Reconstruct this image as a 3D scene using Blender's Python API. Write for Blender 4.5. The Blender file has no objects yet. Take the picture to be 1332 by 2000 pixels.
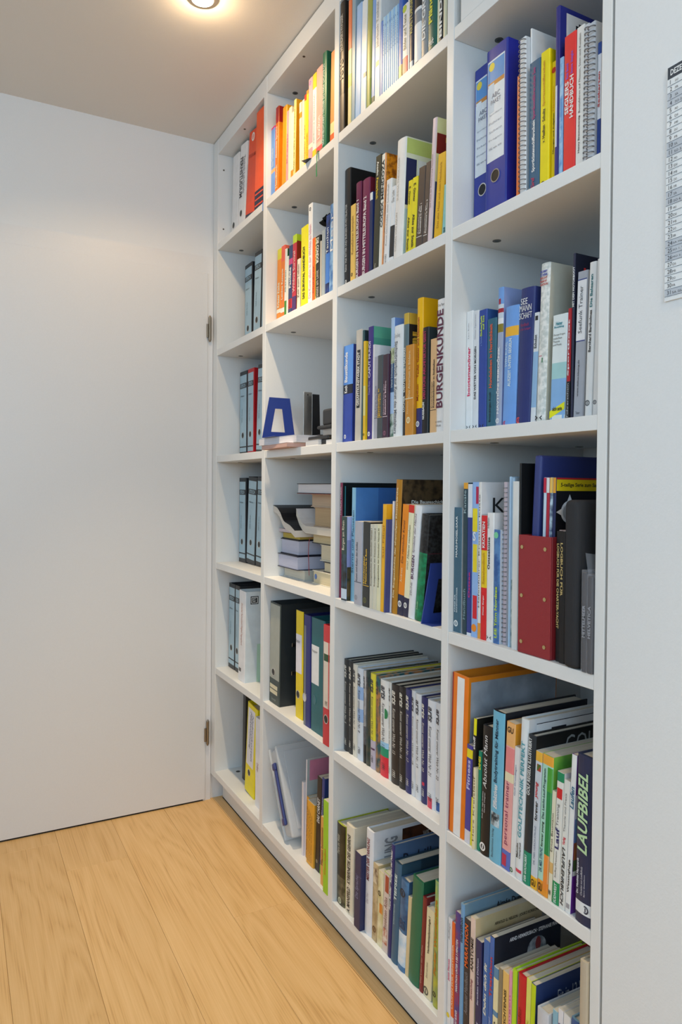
import bpy, bmesh, math, random
from mathutils import Vector, Matrix
random.seed(7)
SC = bpy.context.scene
COL = SC.collection
R = math.radians

# ------------------------------------------------------------------ camera
cam = bpy.data.cameras.new('camera')
cam.sensor_fit = 'HORIZONTAL'; cam.sensor_width = 36.0
cam.lens = 37.9746
cam.shift_x = -0.00631; cam.shift_y = -0.02134
cam.clip_start = 0.02
camo = bpy.data.objects.new('camera', cam); COL.objects.link(camo)
camo.matrix_world = Matrix([[0.476663, -0.015985, 0.878941, 2.658628], [0.879047, -0.000784, -0.476735, -0.862378], [0.00831, 0.999872, 0.013678, 1.199201], [0.0, 0.0, 0.0, 1.0]])
SC.camera = camo

# ------------------------------------------------------------------ light and exposure
SC.view_settings.view_transform = 'Standard'
SC.view_settings.look = 'None'
SC.view_settings.gamma = 1.0
SC.view_settings.use_curve_mapping = False
SC.view_settings.exposure = 0.0
world = bpy.data.worlds.new('sky'); SC.world = world
world.use_nodes = True
bg = world.node_tree.nodes['Background']
bg.inputs['Color'].default_value = (0.72, 0.85, 1.0, 1); bg.inputs['Strength'].default_value = 1.0

def area(name, loc, rot, sx, sy, power, col):
    l = bpy.data.lights.new(name, 'AREA'); l.shape = 'RECTANGLE'; l.size = sx; l.size_y = sy
    l.energy = power; l.color = col
    o = bpy.data.objects.new(name, l); COL.objects.link(o); o.location = loc; o.rotation_euler = rot
    return o
DAY = (0.50, 0.76, 1.0)
# daylight coming in through the two windows of the room (behind the camera)
area('daylight_window', (4.37, -1.35, 1.78), (0, R(90), 0), 0.95, 1.9, 28, DAY)
area('daylight_window', (2.3, -2.57, 1.78), (R(90), 0, 0), 1.9, 0.95, 15.0, DAY)
LAMP_X = (0.774, 2.75); LAMP_Y = -0.285
LAMP_W = 1.1; LAMP_SPOT = 13.5; LAMP_BEAM = 90.0
LAMP_COL = (1.0, 0.70, 0.38); BEAM_COL = (1.0, 0.80, 0.55)

# ------------------------------------------------------------------ materials
_M = {}
def lin(h):
    h = h.lstrip('#')
    if len(h) == 3: h = ''.join(c * 2 for c in h)
    v = [int(h[i:i + 2], 16) / 255 for i in (0, 2, 4)]
    return [c / 12.92 if c <= .04045 else ((c + .055) / 1.055) ** 2.4 for c in v]
def base(name, rough=.5, spec=.5, metal=0.0):
    m = bpy.data.materials.new(name); m.use_nodes = True
    b = m.node_tree.nodes['Principled BSDF']
    b.inputs['Roughness'].default_value = rough
    b.inputs['Specular IOR Level'].default_value = spec
    b.inputs['Metallic'].default_value = metal
    return m, m.node_tree, b
def paper(code, rough=.42):
    """printed card / cloth / plastic: '#hex' or '#hexA/#hexB/scale' for a mottled print"""
    k = (code, rough)
    if k in _M: return _M[k]
    m, nt, b = base('print_' + code.replace('#', '').replace('/', '_'), rough, .45)
    p = code.split('/')
    a = lin(p[0]); a = [min(.86, c * 1.06) for c in a]
    tc = nt.nodes.new('ShaderNodeTexCoord'); n = nt.nodes.new('ShaderNodeTexNoise')
    nt.links.new(tc.outputs['Object'], n.inputs['Vector'])
    r = nt.nodes.new('ShaderNodeValToRGB')
    if len(p) == 3:
        c2 = lin(p[1]); n.inputs['Scale'].default_value = float(p[2]); n.inputs['Detail'].default_value = 4
        r.color_ramp.elements[0].position = .40; r.color_ramp.elements[1].position = .60
        r.color_ramp.elements[0].color = (*a, 1); r.color_ramp.elements[1].color = (*c2, 1)
    else:
        n.inputs['Scale'].default_value = 35; n.inputs['Detail'].default_value = 3
        r.color_ramp.elements[0].position = .3; r.color_ramp.elements[1].position = .7
        r.color_ramp.elements[0].color = (*[c * .94 for c in a], 1); r.color_ramp.elements[1].color = (*[min(.9, c * 1.03) for c in a], 1)
    nt.links.new(n.outputs['Fac'], r.inputs['Fac']); nt.links.new(r.outputs['Color'], b.inputs['Base Color'])
    _M[k] = m; return m
def pages_mat(code='#ddd6c6'):
    k = ('pages', code)
    if k in _M: return _M[k]
    m, nt, b = base('paper_edge', .85, .1)
    tc = nt.nodes.new('ShaderNodeTexCoord'); mp = nt.nodes.new('ShaderNodeMapping'); n = nt.nodes.new('ShaderNodeTexNoise')
    mp.inputs['Scale'].default_value = (1400, 6, 6); n.inputs['Scale'].default_value = 1.0
    nt.links.new(tc.outputs['Object'], mp.inputs['Vector']); nt.links.new(mp.outputs['Vector'], n.inputs['Vector'])
    r = nt.nodes.new('ShaderNodeValToRGB'); a = lin(code)
    r.color_ramp.elements[0].position = .3; r.color_ramp.elements[1].position = .7
    r.color_ramp.elements[0].color = (*[c * .72 for c in a], 1); r.color_ramp.elements[1].color = (*a, 1)
    nt.links.new(n.outputs['Fac'], r.inputs['Fac']); nt.links.new(r.outputs['Color'], b.inputs['Base Color'])
    _M[k] = m; return m
def flat(name, col, rough=.5, spec=.5, metal=0., bump=0., bscale=200.):
    k = (name, tuple(col))
    if k in _M: return _M[k]
    m, nt, b = base(name, rough, spec, metal)
    n = nt.nodes.new('ShaderNodeTexNoise'); tc = nt.nodes.new('ShaderNodeTexCoord')
    n.inputs['Scale'].default_value = bscale; n.inputs['Detail'].default_value = 4
    nt.links.new(tc.outputs['Object'], n.inputs['Vector'])
    r = nt.nodes.new('ShaderNodeValToRGB')
    r.color_ramp.elements[0].color = (*[c * .97 for c in col], 1); r.color_ramp.elements[1].color = (*[min(1, c * 1.02) for c in col], 1)
    nt.links.new(n.outputs['Fac'], r.inputs['Fac']); nt.links.new(r.outputs['Color'], b.inputs['Base Color'])
    if bump:
        bp = nt.nodes.new('ShaderNodeBump'); bp.inputs['Strength'].default_value = bump; bp.inputs['Distance'].default_value = .001
        nt.links.new(n.outputs['Fac'], bp.inputs['Height']); nt.links.new(bp.outputs['Normal'], b.inputs['Normal'])
    _M[k] = m; return m
WALLP = flat('wall_paint', (.80, .80, .795), .9, .2, 0, .25, 320)
CEILP = flat('ceiling_paint', (.78, .745, .70), .95, .1, 0, .2, 300)
LACQ = flat('white_shelf_laminate', (.80, .80, .785), .42, .4, 0, .05, 500)
LACQ2 = flat('white_edge_band', (.80, .79, .765), .5, .35, 0, .05, 500)
DOORP = flat('white_door_lacquer', (.77, .765, .765), .4, .45)
STEEL = flat('brushed_steel', (.55, .53, .50), .35, .5, 1.0)
BRASS = flat('antique_nickel', (.30, .25, .19), .38, .5, 1.0)
BLACKP = flat('black_plastic', (.012, .012, .014), .35, .5)
DARKGAP = flat('gap_shade', (.03, .028, .026), .9, .1)  # near-black colour standing in for the shade inside narrow gaps
CHROME = flat('chrome', (.75, .73, .70), .15, .5, 1.0)
CAMLOCK = flat('zinc_cam', (.16, .15, .13), .45, .5, 1.0)
BLUEMET = flat('blue_painted_metal', (.022, .05, .26), .4, .5)
REDLEA = flat('red_leatherette', (.30, .022, .028), .45, .45, 0, .3, 900)
NYLON = flat('black_nylon', (.034, .034, .037), .8, .2, 0, .4, 1500)
NAVYP = flat('navy_vinyl', (.035, .05, .20), .35, .5)

def oak():
    m, nt, b = base('oak_floor', .42, .35)
    tc = nt.nodes.new('ShaderNodeTexCoord'); oi = nt.nodes.new('ShaderNodeObjectInfo')
    cx = nt.nodes.new('ShaderNodeCombineXYZ'); ad = nt.nodes.new('ShaderNodeVectorMath'); ad.operation = 'ADD'
    ml = nt.nodes.new('ShaderNodeMath'); ml.operation = 'MULTIPLY'; ml.inputs[1].default_value = 37.0
    nt.links.new(oi.outputs['Random'], ml.inputs[0])
    nt.links.new(ml.outputs[0], cx.inputs['X']); nt.links.new(ml.outputs[0], cx.inputs['Y'])
    nt.links.new(tc.outputs['Object'], ad.inputs[0]); nt.links.new(cx.outputs[0], ad.inputs[1])
    mp = nt.nodes.new('ShaderNodeMapping'); mp.inputs['Scale'].default_value = (1.1, 9.0, 1)
    nt.links.new(ad.outputs[0], mp.inputs['Vector'])
    n1 = nt.nodes.new('ShaderNodeTexNoise'); n1.inputs['Scale'].default_value = 1.0; n1.inputs['Detail'].default_value = 2; n1.inputs['Distortion'].default_value = .6
    nt.links.new(mp.outputs[0], n1.inputs['Vector'])
    # cathedral grain: rings of the slow noise
    mu = nt.nodes.new('ShaderNodeMath'); mu.operation = 'MULTIPLY'; mu.inputs[1].default_value = 14.0
    nt.links.new(n1.outputs['Fac'], mu.inputs[0])
    fr = nt.nodes.new('ShaderNodeMath'); fr.operation = 'PINGPONG'; fr.inputs[1].default_value = 1.0
    nt.links.new(mu.outputs[0], fr.inputs[0])
    mp2 = nt.nodes.new('ShaderNodeMapping'); mp2.inputs['Scale'].default_value = (3.5, 260, 1)
    nt.links.new(ad.outputs[0], mp2.inputs['Vector'])
    n2 = nt.nodes.new('ShaderNodeTexNoise'); n2.inputs['Scale'].default_value = 1.0; n2.inputs['Detail'].default_value = 6
    nt.links.new(mp2.outputs[0], n2.inputs['Vector'])
    mx = nt.nodes.new('ShaderNodeMath'); mx.operation = 'MULTIPLY_ADD'; mx.inputs[1].default_value = .30
    nt.links.new(fr.outputs[0], mx.inputs[0]); nt.links.new(n2.outputs['Fac'], mx.inputs[2])
    r = nt.nodes.new('ShaderNodeValToRGB')
    e = r.color_ramp.elements
    e[0].position = .30; e[0].color = (.56, .31, .11, 1)
    e[1].position = .95; e[1].color = (.78, .50, .225, 1)
    k = e.new(.55); k.color = (.71, .435, .175, 1)
    nt.links.new(mx.outputs[0], r.inputs['Fac'])
    hs = nt.nodes.new('ShaderNodeHueSaturation')
    mr = nt.nodes.new('ShaderNodeMapRange'); mr.inputs['To Min'].default_value = .90; mr.inputs['To Max'].default_value = 1.08
    nt.links.new(oi.outputs['Random'], mr.inputs['Value']); nt.links.new(mr.outputs[0], hs.inputs['Value'])
    nt.links.new(r.outputs['Color'], hs.inputs['Color'])
    # dark cracks and small knots
    v = nt.nodes.new('ShaderNodeTexNoise'); mp3 = nt.nodes.new('ShaderNodeMapping'); mp3.inputs['Scale'].default_value = (3.2, 60, 1)
    nt.links.new(ad.outputs[0], mp3.inputs['Vector']); nt.links.new(mp3.outputs[0], v.inputs['Vector']); v.inputs['Scale'].default_value = 1; v.inputs['Detail'].default_value = 5
    cr = nt.nodes.new('ShaderNodeValToRGB'); cr.color_ramp.elements[0].position = .70; cr.color_ramp.elements[1].position = .86
    nt.links.new(v.outputs['Fac'], cr.inputs['Fac'])
    mi = nt.nodes.new('ShaderNodeMix'); mi.data_type = 'RGBA'; mi.blend_type = 'MULTIPLY'
    mi.inputs[7].default_value = (.74, .62, .52, 1)
    nt.links.new(cr.outputs['Color'], mi.inputs[0]); nt.links.new(hs.outputs['Color'], mi.inputs[6])
    nt.links.new(mi.outputs[2], b.inputs['Base Color'])
    bp = nt.nodes.new('ShaderNodeBump'); bp.inputs['Strength'].default_value = .12; bp.inputs['Distance'].default_value = .001
    nt.links.new(n2.outputs['Fac'], bp.inputs['Height']); nt.links.new(bp.outputs['Normal'], b.inputs['Normal'])
    return m
OAK = oak()
def clear(name, fac, col):
    m, nt, b = base(name, .25, .5)
    b.inputs['Base Color'].default_value = (*col, 1)
    t = nt.nodes.new('ShaderNodeBsdfTransparent'); mx = nt.nodes.new('ShaderNodeMixShader'); mx.inputs[0].default_value = fac
    out = nt.nodes['Material Output']
    nt.links.new(t.outputs[0], mx.inputs[1]); nt.links.new(b.outputs[0], mx.inputs[2]); nt.links.new(mx.outputs[0], out.inputs['Surface'])
    return m
CLEARPL = clear('translucent_plastic', .42, (.78, .80, .82))
WRAP = clear('shrink_wrap', .12, (.8, .8, .85))
def glow(name, col, s):
    m, nt, b = base(name, .4)
    b.inputs['Emission Color'].default_value = (*col, 1); b.inputs['Emission Strength'].default_value = s
    return m
BULB = glow('lamp_glow', (1.0, .86, .62), 30)

# ------------------------------------------------------------------ helpers
def link(name, me, mats, parent=None):
    o = bpy.data.objects.new(name, me); COL.objects.link(o)
    for m in (mats if isinstance(mats, (list, tuple)) else [mats]):
        if me.materials.find(m.name) < 0 or len(me.materials) < len(mats if isinstance(mats, (list, tuple)) else [mats]): me.materials.append(m)
    if parent is not None: o.parent = parent
    return o
def mesh(name, v, f, mats, parent=None, mi=None, smooth=False):
    me = bpy.data.meshes.new(name); me.from_pydata(v, [], f); me.update()
    o = link(name, me, mats, parent)
    if mi: me.polygons.foreach_set('material_index', mi)
    if smooth: me.shade_smooth()
    return o
def boxvf(x0, x1, y0, y1, z0, z1, v=None, f=None):
    v = [] if v is None else v; f = [] if f is None else f
    n = len(v)
    v += [(x0, y0, z0), (x1, y0, z0), (x1, y1, z0), (x0, y1, z0), (x0, y0, z1), (x1, y0, z1), (x1, y1, z1), (x0, y1, z1)]
    f += [(n, n + 3, n + 2, n + 1), (n + 4, n + 5, n + 6, n + 7), (n, n + 1, n + 5, n + 4), (n + 1, n + 2, n + 6, n + 5), (n + 2, n + 3, n + 7, n + 6), (n + 3, n, n + 4, n + 7)]
    return v, f
def box(name, x0, x1, y0, y1, z0, z1, m, parent=None, bev=0., seg=2):
    v, f = boxvf(x0, x1, y0, y1, z0, z1)
    if not bev: return mesh(name, v, f, m, parent)
    bm = bmesh.new(); vs = [bm.verts.new(p) for p in v]
    for q in f: bm.faces.new([vs[i] for i in q])
    bmesh.ops.bevel(bm, geom=bm.edges[:], offset=bev, segments=seg, affect='EDGES', profile=.5)
    me = bpy.data.meshes.new(name); bm.to_mesh(me); bm.free()
    o = link(name, me, m, parent)
    return o
def cyl(name, c, axis, r, l, m, parent=None, n=20, r2=None):
    bm = bmesh.new()
    bmesh.ops.create_cone(bm, cap_ends=True, segments=n, radius1=r, radius2=r if r2 is None else r2, depth=l)
    rot = {'z': Matrix.Identity(4), 'x': Matrix.Rotation(R(90), 4, 'Y'), 'y': Matrix.Rotation(R(90), 4, 'X')}[axis]
    bmesh.ops.transform(bm, matrix=Matrix.Translation(c) @ rot, verts=bm.verts)
    me = bpy.data.meshes.new(name); bm.to_mesh(me); bm.free()
    return link(name, me, m, parent)
def ring(name, c, axis, r0, r1, d, m, parent=None, n=28):
    """flat washer of thickness d whose axis is x, y or z"""
    v = []; f = []
    for k in range(n):
        a = 2 * math.pi * k / n
        for rr, zz in ((r0, 0), (r1, 0), (r1, d), (r0, d)):
            p = (rr * math.cos(a), rr * math.sin(a), zz)
            q = {'z': p, 'y': (p[0], p[2], p[1]), 'x': (p[2], p[0], p[1])}[axis]
            v.append((c[0] + q[0], c[1] + q[1], c[2] + q[2]))
    for k in range(n):
        a = 4 * k; b = 4 * ((k + 1) % n)
        for i in range(4):
            j = (i + 1) % 4
            f.append((a + i, a + j, b + j, b + i))
    return mesh(name, v, f, m, parent)
def empty(name, loc, ry=0., rz=0.):
    o = bpy.data.objects.new(name, None); COL.objects.link(o); o.empty_display_size = .02
    o.location = loc; o.rotation_euler = (0, ry, rz); return o
def tag(o, label=None, cat=None, group=None, kind=None):
    if label: o['label'] = label
    if cat: o['category'] = cat
    if group: o['group'] = group
    if kind: o['kind'] = kind
    return o

# ------------------------------------------------------------------ lettering: all strings are set once, then reused
DATA = [
 (1, 1, [
  (57.1, 50.0, 68.8, 318.0, 3.23, 'b', '#e6e4e3', '#e6e4e3', [('H', '#17181a', 0.4, 0.2)], 'slim white ring binder with black finger hole', 285),
  (141.8, 45.0, 70.4, 318.0, 5.08, 'b', '#e8e6e6', '#e8e6e6', [('T', 'FERNSTUDIUM', '#30323a', 0.42, 0.86, 'd', 'b', 0.1, 0.5), ('T', 'Technik Lehrbriefe', '#77757c', 0.45, 0.86, 'd', '', 0.56, 0.82), ('H', '#17181a', 0.45, 0.24)], 'white ring binder with dark vertical lettering', 285),
  (227.6, 40.0, 85.7, 318.0, 7.76, 'b', '#f04a18', '#ee5b30', [('D', '#f4e9e2', 0.5, 0.93, 0.018), ('T', 'STUDIUM', '#c23510', 0.72, 0.76, 'h', 'b', 0.15, 0.85), ('S', '#1e1a38', 0, 0.13), ('P', '#f04a18', 0.0, 1, 0.04, 0.055), ('P', '#f04a18', 0.0, 1, 0.085, 0.1), ('C', '#1e1a38', 0, 1, 0, 0.2), ('C', '#f04a18', 0, 0.5, 0.05, 0.07), ('C', '#f04a18', 0, 0.5, 0.11, 0.13)], 'orange-red binder with small white roundel', 285),
  (395.3, 10.0, 88.2, 318.0, 3.36, 'b', '#f4561c', '#f4561c', [('S', '#1e1a38', 0, 0.2), ('P', '#f04a18', 0.1, 0.9, 0.04, 0.055), ('P', '#f04a18', 0.1, 0.9, 0.1, 0.115), ('P', '#f04a18', 0.1, 0.9, 0.155, 0.17)], 'tall bright orange binder with navy striped foot', 285),
 ]),
 (1, 2, [
  (72.0, 100.0, 80.4, 318.0, 0.0, 'b', '#23262b', '#23262b', [('P', '#a9c4d2', 0.08, 0.92, 0.05, 0.955), ('P', '#23262b', 0.08, 0.92, 0.8, 0.86), ('T', 'ETECH', '#a9c4d2', 0.81, 0.85, 'h', 'b', 0.2, 0.8), ('T', 'Akten', '#2a3a48', 0.7, 0.72, 'h', '', 0.2, 0.65), ('T', '2004 Ordner', '#51707f', 0.4, 0.56, 'u', '', 0.3, 0.42), ('P', '#23262b', 0.08, 0.92, 0.1, 0.115), ('H', '#15171a', 0.5, 0.245)], 'black lever arch file with pale blue spine label', 260),
  (210.3, 80.0, 75.4, 318.0, 2.69, 'b', '#23262b', '#23262b', [('P', '#a9c4d2', 0.08, 0.92, 0.05, 0.955), ('P', '#23262b', 0.08, 0.92, 0.8, 0.86), ('T', 'ETECH', '#a9c4d2', 0.81, 0.85, 'h', 'b', 0.2, 0.8), ('T', 'Akten', '#2a3a48', 0.7, 0.72, 'h', '', 0.2, 0.65), ('T', '2004 Ordner', '#51707f', 0.4, 0.56, 'u', '', 0.3, 0.42), ('P', '#23262b', 0.08, 0.92, 0.1, 0.115), ('H', '#15171a', 0.5, 0.245)], 'black lever arch file, leaning, pale blue label', 280),
  (289.4, 80.0, 73.2, 318.0, 2.23, 'b', '#23262b', '#23262b', [('P', '#a9c4d2', 0.08, 0.92, 0.05, 0.955), ('P', '#23262b', 0.08, 0.92, 0.8, 0.86), ('T', 'ETECH', '#a9c4d2', 0.81, 0.85, 'h', 'b', 0.2, 0.8), ('T', 'Akten', '#2a3a48', 0.7, 0.72, 'h', '', 0.2, 0.65), ('T', '2004 Ordner', '#51707f', 0.4, 0.56, 'u', '', 0.3, 0.42), ('P', '#23262b', 0.08, 0.92, 0.1, 0.115), ('H', '#15171a', 0.5, 0.245)], 'black lever arch file with pale label, mostly hidden', 280),
 ]),
 (1, 3, [
  (52.0, 90.0, 80.3, 318.0, 0.0, 'b', '#23262b', '#23262b', [('P', '#a9c4d2', 0.08, 0.92, 0.05, 0.955), ('P', '#23262b', 0.08, 0.92, 0.8, 0.86), ('T', 'ETECH', '#a9c4d2', 0.81, 0.85, 'h', 'b', 0.2, 0.8), ('T', 'Akten', '#2a3a48', 0.7, 0.72, 'h', '', 0.2, 0.65), ('T', '2004 Ordner', '#51707f', 0.4, 0.56, 'u', '', 0.3, 0.42), ('P', '#23262b', 0.08, 0.92, 0.1, 0.115), ('H', '#15171a', 0.5, 0.245)], 'black lever arch file with pale blue label', 270),
  (136.5, 90.0, 65.1, 318.0, 0.0, 'b', '#c01d26', '#c01d26', [('P', '#a9c4d2', 0.08, 0.92, 0.05, 0.955), ('P', '#23262b', 0.08, 0.92, 0.8, 0.86), ('T', 'ETECH', '#a9c4d2', 0.81, 0.85, 'h', 'b', 0.2, 0.8), ('T', 'Akten', '#2a3a48', 0.7, 0.72, 'h', '', 0.2, 0.65), ('T', '2004 Ordner', '#51707f', 0.4, 0.56, 'u', '', 0.3, 0.42), ('P', '#23262b', 0.08, 0.92, 0.1, 0.115), ('H', '#15171a', 0.5, 0.245)], 'red lever arch file with pale blue label', 270),
  (221.3, 90.0, 69.1, 318.0, 3.11, 'b', '#23262b', '#23262b', [('P', '#a9c4d2', 0.08, 0.92, 0.05, 0.955), ('P', '#23262b', 0.08, 0.92, 0.8, 0.86), ('T', 'ETECH', '#a9c4d2', 0.81, 0.85, 'h', 'b', 0.2, 0.8), ('T', 'Akten', '#2a3a48', 0.7, 0.72, 'h', '', 0.2, 0.65), ('T', '2004 Ordner', '#51707f', 0.4, 0.56, 'u', '', 0.3, 0.42), ('P', '#23262b', 0.08, 0.92, 0.1, 0.115), ('H', '#15171a', 0.5, 0.245)], 'black-edged lever arch file, leaning, with pale label', 270),
 ]),
 (1, 4, [
  (52.0, 90.0, 75.4, 318.0, 0.0, 'b', '#23262b', '#23262b', [('P', '#a9c4d2', 0.08, 0.92, 0.05, 0.955), ('P', '#23262b', 0.08, 0.92, 0.8, 0.86), ('T', 'ETECH', '#a9c4d2', 0.81, 0.85, 'h', 'b', 0.2, 0.8), ('T', 'Akten', '#2a3a48', 0.7, 0.72, 'h', '', 0.2, 0.65), ('T', '2004 Ordner', '#51707f', 0.4, 0.56, 'u', '', 0.3, 0.42), ('P', '#23262b', 0.08, 0.92, 0.1, 0.115), ('H', '#15171a', 0.5, 0.245)], 'black lever arch file, pale label, upright', 270),
  (131.2, 90.0, 89.5, 318.0, 3.72, 'b', '#23262b', '#23262b', [('P', '#a9c4d2', 0.08, 0.92, 0.05, 0.955), ('P', '#23262b', 0.08, 0.92, 0.8, 0.86), ('T', 'ETECH', '#a9c4d2', 0.81, 0.85, 'h', 'b', 0.2, 0.8), ('T', 'Akten', '#2a3a48', 0.7, 0.72, 'h', '', 0.2, 0.65), ('T', '2004 Ordner', '#51707f', 0.4, 0.56, 'u', '', 0.3, 0.42), ('P', '#23262b', 0.08, 0.92, 0.1, 0.115), ('H', '#15171a', 0.5, 0.245)], 'black lever arch file, pale label, in the middle', 270),
  (226.6, 90.0, 66.3, 318.0, 2.87, 'b', '#23262b', '#23262b', [('P', '#a9c4d2', 0.08, 0.92, 0.05, 0.955), ('P', '#23262b', 0.08, 0.92, 0.8, 0.86), ('T', 'ETECH', '#a9c4d2', 0.81, 0.85, 'h', 'b', 0.2, 0.8), ('T', 'Akten', '#2a3a48', 0.7, 0.72, 'h', '', 0.2, 0.65), ('T', '2004 Ordner', '#51707f', 0.4, 0.56, 'u', '', 0.3, 0.42), ('P', '#23262b', 0.08, 0.92, 0.1, 0.115), ('H', '#15171a', 0.5, 0.245)], 'black lever arch file, pale label, against the partition', 270),
 ]),
 (1, 5, [
  (53.4, 50.0, 71.2, 318.0, 0.78, 'b', '#23262b', '#23262b', [('P', '#a9c4d2', 0.08, 0.92, 0.05, 0.955), ('P', '#23262b', 0.08, 0.92, 0.8, 0.86), ('T', 'ETECH', '#a9c4d2', 0.81, 0.85, 'h', 'b', 0.2, 0.8), ('T', 'Akten', '#2a3a48', 0.7, 0.72, 'h', '', 0.2, 0.65), ('T', '2004 Ordner', '#51707f', 0.4, 0.56, 'u', '', 0.3, 0.42), ('P', '#23262b', 0.08, 0.92, 0.1, 0.115), ('H', '#15171a', 0.5, 0.245)], 'slim black lever arch file with pale label', 285),
  (128.9, 50.0, 47.0, 318.0, 0.21, 'b', '#23262b', '#23262b', [('P', '#a9c4d2', 0.08, 0.92, 0.05, 0.955), ('P', '#23262b', 0.08, 0.92, 0.8, 0.86), ('T', 'ETECH', '#a9c4d2', 0.81, 0.85, 'h', 'b', 0.2, 0.8), ('T', 'Akten', '#2a3a48', 0.7, 0.72, 'h', '', 0.2, 0.65), ('T', '2004 Ordner', '#51707f', 0.4, 0.56, 'u', '', 0.3, 0.42), ('P', '#23262b', 0.08, 0.92, 0.1, 0.115), ('H', '#15171a', 0.5, 0.245)], 'black lever arch file half behind a white binder', 285),
  (242.6, 20.0, 65.3, 318.0, 1.7, 'b', '#e6e6e8', '#d9e2e6', [('T', 'Deutscher Fachverband Mitglied Tagungsband', '#b06a50', 0.4, 0.86, 'd', '', 0.35, 0.62), ('P', '#555', 0.15, 0.5, 0.1, 0.14), ('C', '#17181c', 0.06, 0.17, 0.862, 0.95), ('C', '#e6ecee', 0.071, 0.159, 0.871, 0.941), ('C', '#17181c', 0.08, 0.15, 0.878, 0.934), ('K', 'ST', '#e6ecee', 0.094, 0.138, 0.908, 0.928, 'h', 'b'), ('K', 'W', '#e6ecee', 0.094, 0.138, 0.884, 0.904, 'h', 'b'), ('C', '#b9d8bf', 0.16, 1, 0, 0.42)], 'wide white binder with square black emblem', 270),
 ]),
 (1, 6, [
  (157.1, 70.0, 27.2, 318.0, 1.29, 'b', '#2a2c30', '#2a2c30', [], 'black binder standing behind the yellow one', 285),
  (260.5, 40.0, 93.3, 318.0, 5.57, 'b', '#f0d800', '#ecd500', [('P', '#e4e2ec', 0.12, 0.8, 0.31, 0.95), ('T', 'Mietwohnung', '#6a6f88', 0.5, 0.92, 'd', 'i', 0.3, 0.5), ('T', 'Nebenkosten', '#8287a0', 0.38, 0.9, 'd', 'i', 0.52, 0.68), ('H', '#23240f', 0.45, 0.235)], 'bright yellow lever arch file with handwritten white label', 285),
  (388.8, 30.0, 54.4, 300.0, 0.0, 'm', '#e3e4ea', '#e0e0ea', [('T', 'Ordner', '#a06a70', 0.4, 0.5, 'd', '', 0.3, 0.6)], 'white folder leaning against the partition', 210),
 ]),
 (2, 1, [
  (530.2, 15.0, 29.9, 222.9, 0.0, 'p', '#6a9be0', '#e03a8a', [('S', '#d6247e', 0.975, 1), ('S', '#f0b070', 0.36, 0.41), ('T', 'Reise Taschenbuch', '#dfeaff', 0.45, 0.7, 'u', '', 0.3, 0.7)], 'sky-blue paperback with magenta top edge', 147),
  (562.6, 15.0, 23.4, 270.5, 0.85, 'p', '#f07a12', '#ff8a10', [('S', '#a81f1a', 0.82, 1), ('S', '#d8401c', 0, 0.05), ('T', 'Abenteuer Sprache', '#ffe7c0', 0.42, 0.78, 'u', 'b', 0.2, 0.8), ('T', 'Handbuch', '#ffe0a8', 0.08, 0.34, 'u', 'b', 0.2, 0.8), ('C', '#a81f1a', 0, 0.6, 0.82, 1)], 'orange paperback with dark red top band', 179),
  (615.3, 15.0, 30.1, 245.7, 1.47, 'p', '#ff9d08', '#ffa714', [('P', '#3a1a30', 0.5, 0.9, 0.03, 0.06), ('C', '#4a3a80', 0.5, 0.7, 0.88, 0.93)], 'amber paperback with small navy corner mark', 162),
  (646.7, 15.0, 15.1, 221.3, 1.42, 'p', '#f3a0a8', '#f0b0b0', [('T', 'Kreativ', '#c06a80', 0.3, 0.7, 'u', '', 0.22, 0.78)], 'thin pink paperback', 146),
  (663.2, 15.0, 17.6, 224.1, 1.38, 'p', '#fbe6c8', '#fae3c4', [], 'cream paperback with plain spine', 148),
  (682.1, 15.0, 16.0, 201.2, 1.34, 'p', '#fbe8cf', '#f8e2c4', [('S', '#f0921c', 0.0, 0.16)], 'cream paperback with orange foot', 133),
  (699.4, 15.0, 14.4, 231.2, 1.31, 'p', '#fbd98a', '#ff9f10', [('T', 'Gedanken zur Lage der Welt', '#5a4a20', 0.1, 0.88, 'd', '', 0.2, 0.75), ('C', '#ffab1a', 0, 1, 0.9, 1)], 'amber-covered book with dark spine lettering', 153),
  (744.8, 15.0, 13.9, 205.0, -1.01, 'p', '#fbe3c8', '#f3b060', [('S', '#f0932c', 0.78, 0.86)], 'cream paperback with orange patch', 135),
  (759.9, 15.0, 15.0, 204.0, 0.0, 'p', '#fbe0c4', '#fbe6d0', [], 'pale peach paperback', 135),
  (776.2, 15.0, 12.3, 211.6, -0.01, 'p', '#fcdc50', '#f8c820', [('S', '#e03a22', 0.92, 1), ('T', 'Ratgeber Recht', '#d06010', 0.1, 0.6, 'u', '', 0.22, 0.78)], 'yellow paperback with red top', 140),
  (789.7, 15.0, 12.8, 217.5, 0.0, 'p', '#ffd028', '#ffce20', [('S', '#f2902a', 0.95, 1), ('T', 'Grammatik', '#e07818', 0.05, 0.45, 'u', '', 0.22, 0.78)], 'slim golden yellow paperback', 144),
  (803.7, 15.0, 24.5, 242.2, 0.0, 'p', '#f3a9ad', '#f0a0a4', [('D', '#8f86c8', 0.45, 0.945, 0.008), ('S', '#fbe9d0', 0.19, 0.24)], 'pink paperback with violet ring emblem', 160),
  (830.6, 15.0, 22.2, 242.0, 0.0, 'p', '#fbf3e4', '#f6e9d4', [('S', '#ffc82a', 0.83, 1), ('S', '#ffcf30', 0.0, 0.13), ('T', 'Wirtschaft kompakt', '#7a7470', 0.2, 0.76, 'd', '', 0.3, 0.65)], 'white paperback with yellow head and foot', 160),
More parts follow.
